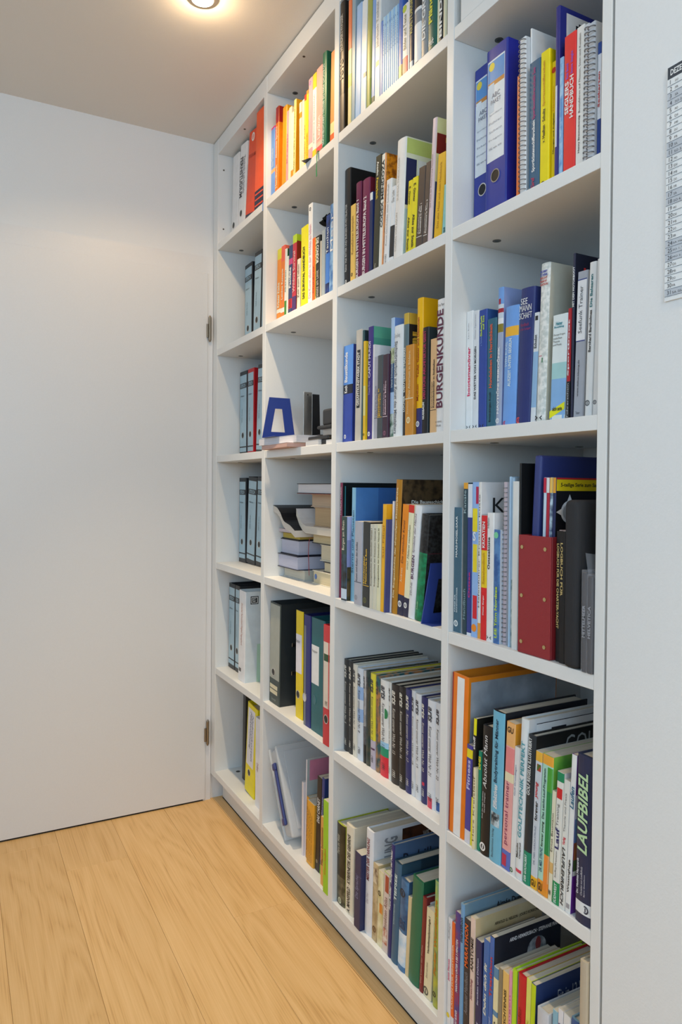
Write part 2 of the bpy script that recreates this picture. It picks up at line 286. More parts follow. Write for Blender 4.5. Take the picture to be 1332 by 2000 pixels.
  (854.0, 15.0, 36.5, 245.2, 0.0, 'p', '#f6a79b', '#f59a8e', [('S', '#ee5a5a', 0, 0.12), ('S', '#cdbfae', 0.12, 0.17), ('T', 'Lexikon', '#fbe0d8', 0.2, 0.45, 'u', 'b', 0.22, 0.78)], 'broad salmon paperback with grey stripe', 162),
  (892.7, 15.0, 25.4, 266.8, 0.0, 'h', '#0c6b4c', '#0b6044', [('T', 'EUROPAS', '#d6efe2', 0.07, 0.2, 'd', '', 0.25, 0.7), ('T', 'SO KOCHT MAN DIE BESTEN GERICHTE', '#d6efe2', 0.2, 0.88, 'd', '', 0.25, 0.7), ('RIB', '#1f8a4a')], 'tall glossy dark green hardcover, ribbon hanging down', 197),
  (937.6, 15.0, 26.5, 245.4, 1.0, 'p', '#f79a55', '#f6a468', [('S', '#f06a30', 0, 0.12), ('S', '#e6dca0', 0.12, 0.24)], 'orange-salmon paperback with pale green band', 162),
 ]),
 (2, 2, [
  (534.1, 35.0, 29.6, 235.8, 1.52, 'p', '#f58a1c', '#f6a030', [('S', '#d8d030', 0.86, 1), ('S', '#f4e8d8', 0.15, 0.2), ('T', 'Kräuter Küche', '#fdeed0', 0.22, 0.55, 'u', 'b', 0.22, 0.78)], 'orange paperback with lime yellow head', 156),
  (565.3, 35.0, 28.2, 237.0, 1.42, 'p', '#f47a24', '#f06a50', [('S', '#e8604a', 0.8, 1), ('S', '#f6ece0', 0.13, 0.19), ('T', 'Leichte Rezepte', '#ffe9d0', 0.3, 0.7, 'u', 'b', 0.22, 0.78)], 'orange-pink paperback with white foot', 156),
  (594.7, 35.0, 15.4, 221.6, 1.42, 'p', '#f4efe0', '#1a5a2a', [('S', '#3e8a2c', 0, 0.28), ('T', 'Garten', '#2a5a2a', 0.4, 0.7, 'u', '', 0.22, 0.78)], 'slim white book with green foot', 146),
  (611.3, 35.0, 11.4, 194.8, 1.42, 'p', '#f3eada', '#f3eada', [], 'slim cream booklet', 129),
  (623.9, 35.0, 26.9, 221.2, 1.42, 'p', '#2c3a68', '#33406e', [('S', '#c4447a', 0.74, 0.82), ('T', 'Fastfälle', '#f0f0f6', 0.42, 0.7, 'u', 'b', 0.22, 0.78), ('S', '#c8262c', 0.14, 0.27), ('T', 'Krimi', '#2c1a28', 0.15, 0.26, 'u', '', 0.22, 0.78)], 'navy paperback with pink and red patches', 146),
  (652.4, 35.0, 26.3, 244.6, 1.31, 'p', '#c02a3c', '#8a2a1a', [('S', '#b8d42c', 0.9, 1), ('C', '#b8d42c', 0, 1, 0.92, 1), ('S', '#e4c040', 0, 0.06), ('S', '#4a2a6a', 0.08, 0.25), ('T', 'Wildnis Survival', '#f6d8d0', 0.3, 0.8, 'u', '', 0.22, 0.78)], 'dark red paperback with lime green head', 161),
  (688.8, 35.0, 21.3, 164.5, 0.73, 'p', '#e8dcc6', '#e3d6be', [('T', 'Zeit zum Leben', '#4a3a30', 0.3, 0.9, 'u', '', 0.22, 0.78)], 'cream paperback with dark lettering', 109),
  (716.4, 35.0, 47.4, 249.0, 0.0, 'p', '#f7df10', '#f2d808', [('T', 'SAS SURVIVAL HANDBUCH', '#1a1a14', 0.15, 0.76, 'u', 'b', 0.3, 0.62)], 'bright yellow handbook with black lettering', 164),
  (766.5, 35.0, 26.6, 301.1, 0.0, 'p', '#efeae8', '#efebe6', [('T', 'Die Kunst allein in der Wildnis zu leben', '#d890a0', 0.1, 0.8, 'u', '', 0.22, 0.78), ('D', '#2a2a2a', 0.45, 0.95, 0.007), ('TREE', '#1c1814')], 'tall white paperback with black tree on cover', 199),
  (794.3, 35.0, 17.6, 196.0, 0.0, 'p', '#f2661a', '#f0701e', [('T', 'Outdoor', '#8a3a10', 0.2, 0.6, 'u', '', 0.22, 0.78)], 'slim orange paperback', 129),
  (813.3, 35.0, 30.0, 194.3, 0.0, 'p', '#23231f', '#2a2a26', [('P', '#e8c020', 0, 0.14, 0, 1), ('T', 'DIE CONDOR', '#f0ece0', 0.6, 0.97, 'd', 'b', 0.22, 0.78), ('T', 'Einsatz am Limit', '#c8c4ba', 0.1, 0.5, 'u', '', 0.22, 0.78)], 'black paperback with yellow edge and pale lettering', 128),
  (844.5, 35.0, 9.4, 174.1, 0.0, 'p', '#b9b2a6', '#b5aea2', [], 'thin grey booklet', 115),
  (855.1, 35.0, 19.8, 198.8, 0.0, 'p', '#9ba6ac', '#8fa0aa', [], 'grey paperback', 131),
  (876.0, 35.0, 23.0, 232.1, 1.06, 'p', '#1f3f86/#0e2050/60', '#28509a', [('S', '#3f77c8', 0.2, 0.55), ('T', 'Tauchen', '#dfe9fa', 0.55, 0.85, 'u', '', 0.22, 0.78)], 'dark blue patterned paperback', 153),
  (900.2, 35.0, 24.9, 254.0, 1.06, 'p', '#86aed6/#3f70b0/40', '#6fa0d0', [('T', 'Meer', '#f0f4fa', 0.5, 0.9, 'u', '', 0.22, 0.78)], 'light blue patterned paperback', 168),
 ]),
 (2, 5, [
  (530.2, 20.0, 84.8, 318.0, 1.22, 'b', '#35423f', '#2b3032', [('P', '#a3a69c', 0.06, 0.94, 0.245, 0.985), ('H', '#16181a', 0.42, 0.31), ('P', '#d8cfae', 0.1, 0.8, 0.145, 0.185), ('P', '#d8cfae', 0.1, 0.8, 0.095, 0.135), ('T', 'lever', '#8a958e', 0.03, 0.06, 'h', '', 0.3, 0.7), ('SLOT', 0.25, 0.62, 0.6), ('SLOT', 0.25, 0.62, 0.32)], 'dark grey lever arch file with metal slots', 285),
  (711.6, 30.0, 51.3, 318.0, 0.0, 'b', '#f2cc00', '#3a3d40', [('P', '#e6e2ea', 0.05, 0.85, 0.42, 0.78), ('T', 'Notizen', '#777', 0.7, 0.73, 'h', '', 0.1, 0.6), ('H', '#26282c', 0.4, 0.22)], 'yellow ring binder with white label', 285),
  (789.0, 20.0, 45.8, 318.0, 0.0, 'b', '#1a2270', '#141a50', [('P', '#6f7480', 0.0, 0.35, 0.0, 0.9), ('H', '#c8c8c8', 0.2, 0.25)], 'navy ring binder with grey strip and silver ring', 285),
  (837.4, 20.0, 85.7, 318.0, 0.0, 'b', '#146068', '#17545c', [('P', '#e8e8ec', 0.05, 0.6, 0.42, 0.76), ('T', 'Register', '#777', 0.69, 0.72, 'h', '', 0.12, 0.5), ('H', '#3b6f78', 0.28, 0.28)], 'teal ring binder with large white label', 285),
  (952.3, 0.0, 35.8, 318.0, 0.0, 'b', '#c83036', '#c02a32', [('P', '#dccfc0', 0.1, 1, 0.31, 0.86), ('P', '#204a2c', 0.15, 1, 0.7, 0.76), ('H', '#1c1c1c', 0.6, 0.22), ('T', '1997', '#6a5040', 0.33, 0.37, 'h', '', 0.4, 0.8)], 'red file with cream and green label strips', 285),
 ]),
 (2, 6, [
  (762.1, 30.0, 9.5, 215.7, 0.0, 'm', '#e6dcdc', '#e6e0e4', [], 'thin white card standing upright', 200),
  (772.9, 35.0, 5.7, 285.8, 1.4, 'm', '#e8dfe4', '#a9b2b4', [('C', '#c77f9c', 0.03, 1, 0.78, 0.99), ('K', 'CARRETA', '#1a1a1c', 0.4, 0.95, 0.64, 0.72, 'h', 'b'), ('K', 'Aquarell', '#3a3a3e', 0.4, 0.7, 0.56, 0.6, 'h', '')], 'pink and grey portfolio with black lettering', 230),
  (779.8, 35.0, 22.2, 179.9, 1.83, 'p', '#e8a020', '#e0a528', [('T', 'Programm Vorschau Termine Karten', '#6a3a08', 0.05, 0.95, 'u', '', 0.08, 0.3), ('T', 'Programm Vorschau Termine Karten', '#6a3a08', 0.07, 0.93, 'u', '', 0.38, 0.6), ('T', 'Programm Vorschau Termine Karten', '#6a3a08', 0.09, 0.91, 'u', '', 0.68, 0.9)], 'orange programme booklet with dense dark print', 119),
  (803.2, 25.0, 46.3, 180.9, 1.82, 'p', '#e2a22a', '#d9a440', [('T', 'Kurs Seminar Reihe Buchung Info', '#7a4a10', 0.06, 0.9, 'u', '', 0.06, 0.2), ('T', 'Kurs Seminar Reihe Buchung Info', '#7a4a10', 0.06, 0.87, 'u', '', 0.26, 0.4), ('T', 'Kurs Seminar Reihe Buchung Info', '#7a4a10', 0.06, 0.84, 'u', '', 0.46, 0.6), ('T', 'Kurs Seminar Reihe Buchung Info', '#7a4a10', 0.06, 0.81, 'u', '', 0.66, 0.8)], 'amber booklet with printed columns', 119),
  (850.7, 30.0, 28.4, 268.1, 2.8, 'p', '#161418', '#121014', [('T', 'DAS CARNET', '#f0eee8', 0.52, 0.78, 'u', 'b', 0.22, 0.78), ('D', '#b0a080', 0.4, 0.1, 0.006)], 'black paperback with white lettering', 177),
  (880.4, 30.0, 15.0, 274.9, 2.79, 'p', '#2a3a80', '#27387a', [('S', '#7fb02c', 0, 0.1), ('T', 'Naturgarten Blumen', '#c8d0ea', 0.3, 0.8, 'u', '', 0.22, 0.78), ('DAISY', 0.45, 0.8, 0.035), ('DAISY', 0.3, 0.68, 0.028)], 'dark blue garden book with white daisies', 181),
  (925.8, 10.0, 20.0, 185.2, 0.0, 'p', '#e3a553', '#dba04a', [('T', 'Pflanzen bestimmen', '#5a3a1a', 0.3, 0.85, 'u', '', 0.22, 0.78)], 'small orange-tan paperback', 122),
  (960.2, 0.0, 27.9, 246.4, 0.0, 'p', '#9ccc2a', '#98c828', [('T', 'Kompost Handbuch', '#e07818', 0.2, 0.48, 'u', '', 0.22, 0.78)], 'lime green paperback with orange print', 163),
 ]),
 (3, 1, [
  (1016.0, 3.0, 24.4, 326.0, 0.0, 'h', '#2a2623', '#151313', [('T', 'HUNDERTWASSER', '#b8b2a8', 0.62, 0.9, 'u', 'b', 0.2, 0.8), ('T', 'FOTO', '#8a8378', 0.4, 0.56, 'u', 'b', 0.2, 0.8), ('S', '#5a5048', 0.0, 0.28)], 'thick black photo volume with silver lettering', 241),
  (1059.4, 3.0, 16.6, 310.0, 0.0, 'p', '#e2d49a', '#d8c070', [('S', '#e87a4a', 0.6, 1), ('S', '#d8cf60', 0.3, 0.4)], 'multicoloured paperback with orange head', 205),
  (1078.1, 3.0, 17.3, 325.0, 0.0, 'p', '#8fa5b2', '#93a9b6', [], 'grey-blue paperback', 215),
  (1096.9, 3.0, 25.4, 271.1, 1.09, 'p', '#9fc0ec', '#a9c6ee', [], 'plain light blue softcover', 179),
  (1123.5, 3.0, 26.2, 266.4, 1.09, 'p', '#e4e7ec', '#dfe3ea', [('P', '#4a4a52', 0.5, 1, 0.3, 0.34)], 'white softcover with small dark label', 176),
  (1151.8, 3.0, 21.2, 320.0, 0.89, 'h', '#a3a554', '#4a6a30', [('S', '#8c9a46', 0, 0.2), ('C', '#0e6a3e', 0, 1, 0, 0.25)], 'olive green hardcover', 237),
  (1175.4, 3.0, 13.4, 241.1, 0.91, 'p', '#7fa4da', '#6f98d4', [('S', '#1a4a3a', 0, 0.06)], 'blue softcover with dark foot', 159),
  (1190.0, 3.0, 22.7, 237.8, 0.9, 'p', '#e3e3e1', '#dde0e2', [('P', '#8a6a2c', 0.2, 0.8, 0.32, 0.37), ('T', 'Jahrbuch Technik', '#9a9a9a', 0.5, 0.95, 'u', '', 0.22, 0.78)], 'white softcover with brown square label', 157),
  (1214.6, 3.0, 9.8, 169.4, 0.64, 'm', '#4a80cc', '#5a8cd2', [], 'slim mid-blue magazine', 210),
  (1225.6, 3.0, 7.5, 173.6, 0.63, 'm', '#a9d0ee', '#7fb0e0', [('T', 'Magazin 1', '#3f6ea8', 0.5, 0.9, 'u', '', 0.25, 0.75)], 'thin glossy light blue magazine, one of eight alike', 210),
  (1235.4, 3.0, 7.4, 172.0, 0.26, 'm', '#8fbfe8', '#7fb0e0', [('T', 'Magazin 2', '#3f6ea8', 0.5, 0.9, 'u', '', 0.25, 0.75)], 'thin glossy light blue magazine, one of eight alike', 210),
  (1244.1, 3.0, 7.3, 171.6, 0.22, 'm', '#b3d6f0', '#7fb0e0', [('T', 'Magazin 3', '#3f6ea8', 0.5, 0.9, 'u', '', 0.25, 0.75)], 'thin glossy light blue magazine, one of eight alike', 210),
  (1252.7, 3.0, 7.3, 171.5, 0.21, 'm', '#7fb2e2', '#7fb0e0', [('T', 'Magazin 4', '#3f6ea8', 0.5, 0.9, 'u', '', 0.25, 0.75)], 'thin glossy light blue magazine, one of eight alike', 210),
  (1261.1, 3.0, 7.2, 171.3, 0.2, 'm', '#a9d0ee', '#7fb0e0', [('T', 'Magazin 5', '#3f6ea8', 0.5, 0.9, 'u', '', 0.25, 0.75)], 'thin glossy light blue magazine, one of eight alike', 210),
  (1269.5, 3.0, 7.1, 171.6, 0.2, 'm', '#8fbfe8', '#7fb0e0', [('T', 'Magazin 6', '#3f6ea8', 0.5, 0.9, 'u', '', 0.25, 0.75)], 'thin glossy light blue magazine, one of eight alike', 210),
  (1277.9, 3.0, 7.1, 170.2, 0.19, 'm', '#b3d6f0', '#7fb0e0', [('T', 'Magazin 7', '#3f6ea8', 0.5, 0.9, 'u', '', 0.25, 0.75)], 'thin glossy light blue magazine, one of eight alike', 210),
  (1286.2, 3.0, 7.0, 169.1, 0.19, 'm', '#7fb2e2', '#7fb0e0', [('T', 'Magazin 8', '#3f6ea8', 0.5, 0.9, 'u', '', 0.25, 0.75)], 'thin glossy light blue magazine, one of eight alike', 210),
  (1294.4, 3.0, 13.9, 175.0, 0.19, 'p', '#3f66b8', '#4068ba', [('S', '#c8b060', 0.0, 0.16)], 'royal blue softcover', 116),
  (1309.8, 3.0, 20.3, 151.0, 0.08, 'p', '#e9e4df', '#e2dedb', [('S', '#d84a4a', 0, 0.24), ('T', 'Bilder und Texte', '#5a6a4a', 0.35, 0.85, 'u', '', 0.22, 0.78), ('D', '#b8c83a', 0.4, 0.94, 0.008)], 'white paperback with red foot', 100),
  (1331.7, 3.0, 5.5, 300.0, 0.0, 'm', '#e8e2e0', '#e0d8d6', [], 'slim white booklet', 210),
  (1338.4, 3.0, 17.0, 325.0, 0.0, 'h', '#232c44', '#2b344c', [('T', 'KULTURGESCHICHTE DER ANTIKE', '#b3a860', 0.22, 0.95, 'u', 'b', 0.15, 0.8), ('P', '#e8eef4', 0, 1, 0, 0.04)], 'dark navy hardcover with olive lettering', 240),
  (1356.6, 3.0, 26.0, 325.0, 0.0, 'h', '#e8ebf0', '#20242a', [('S', '#2b2d30', 0.35, 1), ('S', '#8a9098', 0.25, 0.33)], 'white hardcover with grey badge and dark top', 240),
  (1383.8, 3.0, 23.4, 328.0, 0.0, 'h', '#8a8f92', '#b8bec0', [('T', 'DIE GROSSEN EPOCHEN', '#dfe2e3', 0.1, 0.95, 'u', 'b', 0.22, 0.78)], 'grey hardcover with pale lettering', 243),
  (1408.5, 3.0, 31.5, 328.0, 0.0, 'h', '#0d5a50', '#0a4c44', [('T', 'Pläne und Bauten', '#e0d83a', 0.16, 0.72, 'u', 'b', 0.2, 0.6), ('T', 'Heft', '#e8efe8', 0.02, 0.06, 'h', '', 0.22, 0.78)], 'dark green hardcover with yellow lettering', 243),
  (1441.2, 3.0, 6.2, 325.0, 0.0, 'p', '#d9d8b8', '#d4d2b0', [], 'slim pale yellow paperback', 215),
  (1448.6, 3.0, 11.6, 325.0, 0.0, 'h', '#1c1e22', '#202226', [('T', 'BINDING BOOKS', '#e9e9e6', 0.02, 0.8, 'u', 'b', 0.1, 0.9)], 'black hardcover with white block lettering', 240),
  (1461.4, 3.0, 11.4, 325.0, 0.0, 'h', '#cfcfb4', '#3a2a20', [], 'cream hardcover against the partition', 240),
 ]),
 (3, 2, [
  (1016.3, 20.0, 30.5, 300.3, 0.0, 'h', '#1b1a1c', '#0f0e10', [('T', 'Rainer Hof: RITTER UND BURGEN IM MITTELALTER', '#dedcd8', 0.13, 0.7, 'u', '', 0.3, 0.6), ('D', '#dedcd8', 0.45, 0.045, 0.006)], 'large black hardcover with white lettering', 222),
  (1048.0, 20.0, 25.5, 200.1, 0.0, 'p', '#eec060', '#e8b850', [('T', 'Kunstführer kompakt', '#8a6a28', 0.38, 0.86, 'u', '', 0.22, 0.78), ('D', '#3a2c14', 0.35, 0.125, 0.006)], 'small yellow paperback with dark emblem at foot', 132),
  (1076.4, 20.0, 25.8, 245.2, 0.0, 'h', '#6a1a44', '#601538', [('T', 'BURGEN IN MITTELEUROPA Band 1', '#f0e2e2', 0.03, 0.82, 'u', 'b', 0.28, 0.72)], 'maroon hardcover, first of two alike', 181),
  (1104.2, 20.0, 34.3, 239.5, 1.44, 'h', '#74204a', '#701a2c', [('T', 'BURGEN IN MITTELEUROPA Band 2', '#f0e2e2', 0.03, 0.82, 'u', 'b', 0.3, 0.7)], 'maroon hardcover, second of two alike', 177),
  (1142.4, 20.0, 11.5, 200.3, 0.68, 'p', '#232c58', '#2a3a7a', [('S', '#e6e8f0', 0.9, 0.99)], 'slim navy booklet', 132),
  (1155.1, 50.0, 3.4, 227.5, 0.68, 'm', '#8a3048', '#b04048', [], 'thin dark red pamphlet', 210),
  (1159.7, 20.0, 25.2, 274.3, 2.43, 'p', '#3a3826', '#35321f', [('T', 'Anselm', '#eceadf', 0.83, 0.95, 'd', 'b', 0.3, 0.65), ('T', 'Feuerbach', '#f2c828', 0.63, 0.81, 'd', 'b', 0.3, 0.65), ('T', 'Verlag', '#d8d4c4', 0.02, 0.08, 'd', '', 0.3, 0.6)], 'dark olive paperback with white and yellow lettering', 181),
  (1186.5, 20.0, 18.2, 268.3, 2.8, 'p', '#f2ecdf', '#d98a12/#8a4a08/90', [('T', 'CODEX', '#1c1a18', 0.37, 0.59, 'u', 'b', 0.15, 0.75), ('T', 'MENDOZA', '#1c1a18', 0.61, 0.95, 'u', 'b', 0.15, 0.75), ('P', '#e88a1c', 0.86, 1, 0, 1)], 'cream book with heavy black lettering and golden cover', 177),
  (1208.3, 20.0, 23.1, 200.1, 3.59, 'p', '#ededea', '#e2e4e4', [('P', '#e8901c', 0, 0.08, 0, 1), ('T', 'Kunst Geschichte einer Landschaft', '#8a8a8a', 0.25, 0.95, 'u', '', 0.3, 0.55), ('T', 'UNIVERS', '#6a6a6a', 0.02, 0.15, 'u', '', 0.3, 0.6)], 'white paperback with faint grey lettering', 132),
  (1232.7, 20.0, 17.8, 176.6, 3.56, 'p', '#e3e6ea', '#2a2a2c', [('S', '#2c2d30', 0.1, 0.5), ('T', 'Das Licht', '#6a7078', 0.8, 0.95, 'u', '', 0.22, 0.78)], 'slim white paperback with dark photo foot', 117),
  (1252.6, 20.0, 36.5, 269.9, 3.25, 'h', '#ece6e2', '#e6ead0', [('T', 'THOMAS VON AQUIN', '#9a948e', 0.08, 0.4, 'u', '', 0.25, 0.45), ('T', 'SUMMA THEOLOGIE', '#aaa49e', 0.5, 0.85, 'u', '', 0.3, 0.45), ('C', '#c8d67a', 0, 1, 0.87, 0.99), ('C', '#232a5a', 0.0, 0.14, 0.45, 0.83), ('C', '#e8eaf0', 0.16, 0.42, 0.6, 0.83), ('C', '#232444', 0.45, 1, 0.55, 0.84), ('C', '#bcd8e6', 0, 1, 0, 0.42), ('K', 'alia', '#5a6a7a', 0.28, 0.4, 0.66, 0.75, 'h', '')], 'big white volume with lime and navy cover', 200),
  (1303.4, 20.0, 15.3, 164.5, 3.67, 'p', '#f0d512', '#e8ce10', [('T', 'E. Günter', '#2c2a14', 0.68, 0.92, 'd', 'b', 0.3, 0.7), ('T', 'Alles zur Statik 1', '#2c2a14', 0.03, 0.52, 'd', 'b', 0.3, 0.75)], 'bright yellow paperback, first of a pair', 109),
  (1319.9, 20.0, 20.5, 164.8, 3.66, 'p', '#f2d816', '#ecd214', [('T', 'E. Günter', '#2c2a14', 0.68, 0.92, 'd', 'b', 0.3, 0.7), ('T', 'Alles zur Statik 2', '#2c2a14', 0.03, 0.52, 'd', 'b', 0.3, 0.75)], 'bright yellow paperback, second of a pair', 109),
  (1342.7, 20.0, 24.5, 176.9, 3.75, 'p', '#54443a', '#4c3e34', [('T', 'Architektur der', '#e8e2da', 0.2, 0.54, 'u', '', 0.3, 0.5), ('T', 'Renaissance in Rom 1', '#e8e2da', 0.2, 0.56, 'u', 'b', 0.55, 0.78), ('P', '#e8e2da', 0.05, 0.9, 0.165, 0.172)], 'dark brown paperback, first of a pair', 117),
  (1369.4, 20.0, 17.2, 178.4, 3.81, 'p', '#5a4a40', '#4c3e34', [('T', 'Architektur der', '#e8e2da', 0.17, 0.5, 'u', '', 0.3, 0.5), ('T', 'Renaissance in Rom 2', '#e8e2da', 0.17, 0.56, 'u', 'b', 0.55, 0.78), ('P', '#e8e2da', 0.05, 0.9, 0.145, 0.152)], 'dark brown paperback, second of a pair', 118),
  (1388.4, 20.0, 14.3, 260.8, 3.73, 'h', '#e2cdd2', '#dfe3a8', [('T', 'Die Kunst der Restaurierung Mittelalter', '#7a5a62', 0.3, 0.72, 'u', '', 0.3, 0.7), ('C', '#7a1414', 0.0, 1, 0.72, 0.88), ('C', '#f0c030', 0.12, 0.3, 0.82, 0.86), ('K', 'Museum der', '#e8d8c8', 0.35, 0.95, 0.8, 0.83, 'h', ''), ('C', '#e4e6b0', 0, 1, 0.5, 0.72), ('K', 'Die', '#2a2a24', 0.2, 0.7, 0.64, 0.69, 'h', ''), ('K', 'H', '#2a2a24', 0.2, 0.6, 0.56, 0.62, 'h', 'b'), ('C', '#3a4a78', 0, 1, 0.0, 0.5), ('C', '#e0e6b0', 0, 1, 0.89, 1), ('K', 'KU', '#3a5a3a', 0.3, 0.8, 0.91, 0.98, 'h', 'b')], 'tall pale pink volume with dark red cover block', 193),
  (1409.9, 20.0, 26.9, 177.6, 4.85, 'p', '#f0b61c', '#eab010', [('T', 'Das alte Haus und sein Handwerk', '#a87818', 0.15, 0.9, 'u', '', 0.35, 0.6)], 'golden yellow paperback', 117),
  (1439.6, 20.0, 15.8, 108.0, 4.02, 'p', '#8ecac8', '#9ad0ce', [('T', 'Aqua', '#1a4a60', 0.05, 0.2, 'u', 'b', 0.22, 0.78)], 'turquoise softcover against the partition', 71),
 ]),
 (3, 3, [
  (1016.0, 18.0, 49.7, 247.5, 0.89, 'p', '#2b45a4', '#1e2f7a', [('S', '#5f97e4', 0.595, 1), ('S', '#15182c', 0.5, 0.595), ('T', 'Baustilkunde', '#eef3fb', 0.62, 0.93, 'u', 'b', 0.18, 0.5), ('T', 'Koch', '#e6e8f0', 0.51, 0.585, 'u', 'b', 0.2, 0.5), ('D', '#e6ecfa', 0.3, 0.06, 0.007)], 'blue paperback with light blue head and white lettering', 163),
  (1081.3, 18.0, 31.4, 276.2, 0.91, 'p', '#bdb8b0', '#c9cdce', [('P', '#1b1b1c', 0.25, 0.75, 0.3, 0.82), ('T', 'GESAMTKUNSTWERK STADT', '#e4e2de', 0.32, 0.8, 'u', 'b', 0.32, 0.68)], 'grey paperback with black lettered strip', 182),
  (1114.2, 18.0, 8.4, 271.2, 0.99, 'm', '#1d4a50', '#22343a', [], 'thin dark teal booklet', 210),
  (1133.5, 12.0, 8.8, 241.1, 0.0, 'p', '#e2b71c', '#e8c020', [('S', '#d8cf88', 0.25, 0.55), ('D', '#5a4a10', 0.5, 0.06, 0.006)], 'narrow golden paperback with pale middle', 159),
  (1143.5, 18.0, 22.2, 273.2, 0.56, 'p', '#33267a', '#2c2168', [('T', 'CAPUT MUNDI', '#d3cee8', 0.55, 0.87, 'u', 'b', 0.15, 0.62), ('T', 'Traum Rom', '#a79fd0', 0.4, 0.52, 'u', '', 0.2, 0.6), ('D', '#e6e6f2', 0.4, 0.055, 0.007), ('C', '#5fae92', 0, 1, 0.9, 1), ('C', '#4f9a86', 0, 1, 0.8, 0.9), ('C', '#7d7a40', 0, 1, 0.7, 0.8)], 'deep violet paperback with pale lettering', 180),
  (1166.9, 18.0, 7.6, 227.5, 0.55, 'p', '#d8d6dc', '#e6e6e8', [('C', '#15171a', 0.28, 1, 0.75, 0.95), ('K', 'Memoria', '#e2e2e2', 0.35, 0.9, 0.83, 0.9, 'h', '')], 'white paperback with black cover panel', 150),
  (1175.8, 18.0, 22.4, 196.7, 0.54, 'p', '#a4a6b6', '#a4a6b6', [('T', 'Die Kunst der Gotik', '#4a4a66', 0.28, 0.65, 'u', '', 0.2, 0.45), ('T', 'Neue Studien', '#4a4a66', 0.28, 0.6, 'u', '', 0.5, 0.7), ('P', '#3a3a44', 0.05, 0.95, 0.255, 0.262)], 'small grey paperback', 130),
  (1199.4, 12.0, 22.7, 195.3, 0.53, 'p', '#444c50', '#4a5054', [('T', 'Denkmäler in', '#e0b02a', 0.27, 0.6, 'u', 'b', 0.2, 0.45), ('T', 'Europa', '#e0b02a', 0.27, 0.55, 'u', 'b', 0.5, 0.75), ('P', '#d8a830', 0.05, 0.95, 0.255, 0.262)], 'charcoal paperback with yellow lettering', 129),
  (1223.3, 12.0, 23.0, 193.4, 0.53, 'p', '#3c2436', '#4a2c40', [('T', 'Geschichte der', '#d8c0cc', 0.28, 0.65, 'u', '', 0.2, 0.42), ('T', 'Baukunst in Bildern', '#d8c0cc', 0.28, 0.68, 'u', 'b', 0.5, 0.75), ('P', '#d8c8d0', 0.05, 0.95, 0.255, 0.262), ('D', '#8a5a72', 0.5, 0.06, 0.007)], 'dark plum paperback with pale lettering', 128),
  (1247.4, 18.0, 13.5, 274.2, 0.52, 'p', '#a8c4e6', '#6a8fd0', [('S', '#7f8a6a/#c8d2b0/60', 0.5, 0.75), ('S', '#2a4f7a', 0.38, 0.62), ('T', 'Irland Schottland', '#dfe9f4', 0.42, 0.62, 'u', '', 0.22, 0.78), ('S', '#2a5a44/#c8d4d0/50', 0, 0.2)], 'tall pale blue picture book', 181),
  (1262.2, 18.0, 38.1, 251.8, 0.51, 'h', '#e2e6ea', '#dfe5ec', [('T', 'Sachwörterbuch zur Kunst des Mittelalters', '#6f7680', 0.03, 0.86, 'd', 'b', 0.2, 0.5), ('T', 'Günter Binding', '#8a9098', 0.88, 0.93, 'h', '', 0.15, 0.75)], 'white hardcover with grey lettering down its spine', 186),
  (1301.4, 18.0, 18.8, 272.6, 0.5, 'h', '#5a7078', '#1b2024', [('S', '#c5a63c', 0.91, 1), ('S', '#20242a', 0, 0.45), ('T', 'LOCHER', '#d8dcd8', 0.2, 0.33, 'u', 'b', 0.2, 0.6), ('T', 'DEUTSCHE MALEREI', '#d8dcd8', 0.36, 0.72, 'u', 'b', 0.2, 0.6), ('C', '#c5a63c', 0, 1, 0.91, 1), ('K', 'MALEREI', '#d8b040', 0.05, 0.35, 0.65, 0.85, 'u', 'b')], 'slate book with ochre head and black foot', 202),
  (1322.3, 10.0, 32.0, 197.7, 0.26, 'p', '#c8892c', '#c08428', [('T', 'Das Altertum in Bildern', '#f0dcb0', 0.42, 0.93, 'u', '', 0.4, 0.65), ('T', 'Dumont', '#e8d0a0', 0.24, 0.38, 'u', '', 0.3, 0.45), ('P', '#f0e4c8', 0.02, 0.98, 0.405, 0.413), ('D', '#f0dcb0', 0.45, 0.17, 0.009)], 'ochre paperback with pale lettering', 130),
  (1355.5, 18.0, 21.2, 294.1, 0.25, 'h', '#f4b400', '#f2ae00', [('S', '#272a6a', 0, 0.195), ('T', 'Teufel, Geister und Dämonen', '#a02a10', 0.42, 0.86, 'u', 'b', 0.2, 0.6), ('T', 'Mythen', '#a02a10', 0.25, 0.37, 'u', 'b', 0.2, 0.6), ('D', '#dfe2f4', 0.4, 0.08, 0.008), ('K', 'Te', '#a02a1c', 0.3, 0.48, 0.8, 0.87, 'h', '')], 'tall golden yellow hardcover with dark red lettering', 218),
  (1377.9, 18.0, 21.0, 227.2, 0.25, 'h', '#17171b', '#22343a', [('T', 'NUSSBAUM', '#ece8e6', 0.14, 0.3, 'u', 'b', 0.2, 0.55), ('T', 'DEUTSCHE ARCHITEKTUR GEIST', '#b0285a', 0.33, 0.97, 'u', 'b', 0.2, 0.7)], 'black hardcover with crimson lettering', 168),
  (1400.1, 50.0, 4.6, 200.0, 0.24, 'p', '#222', '#2a2c2c/#b8bcbc/40', [], 'dark picture book with white streaks', 132),
  (1405.9, 18.0, 23.0, 198.0, 0.24, 'p', '#dcb280', '#d4aa78', [('T', 'Kunstdenkmäler', '#2c241c', 0.27, 0.55, 'u', '', 0.2, 0.42), ('T', 'Kunstdenkmäler in Süditalien', '#2c241c', 0.27, 0.78, 'u', 'b', 0.48, 0.72), ('P', '#4a3a2a', 0.02, 0.98, 0.243, 0.25)], 'tan paperback with black lettering', 131),
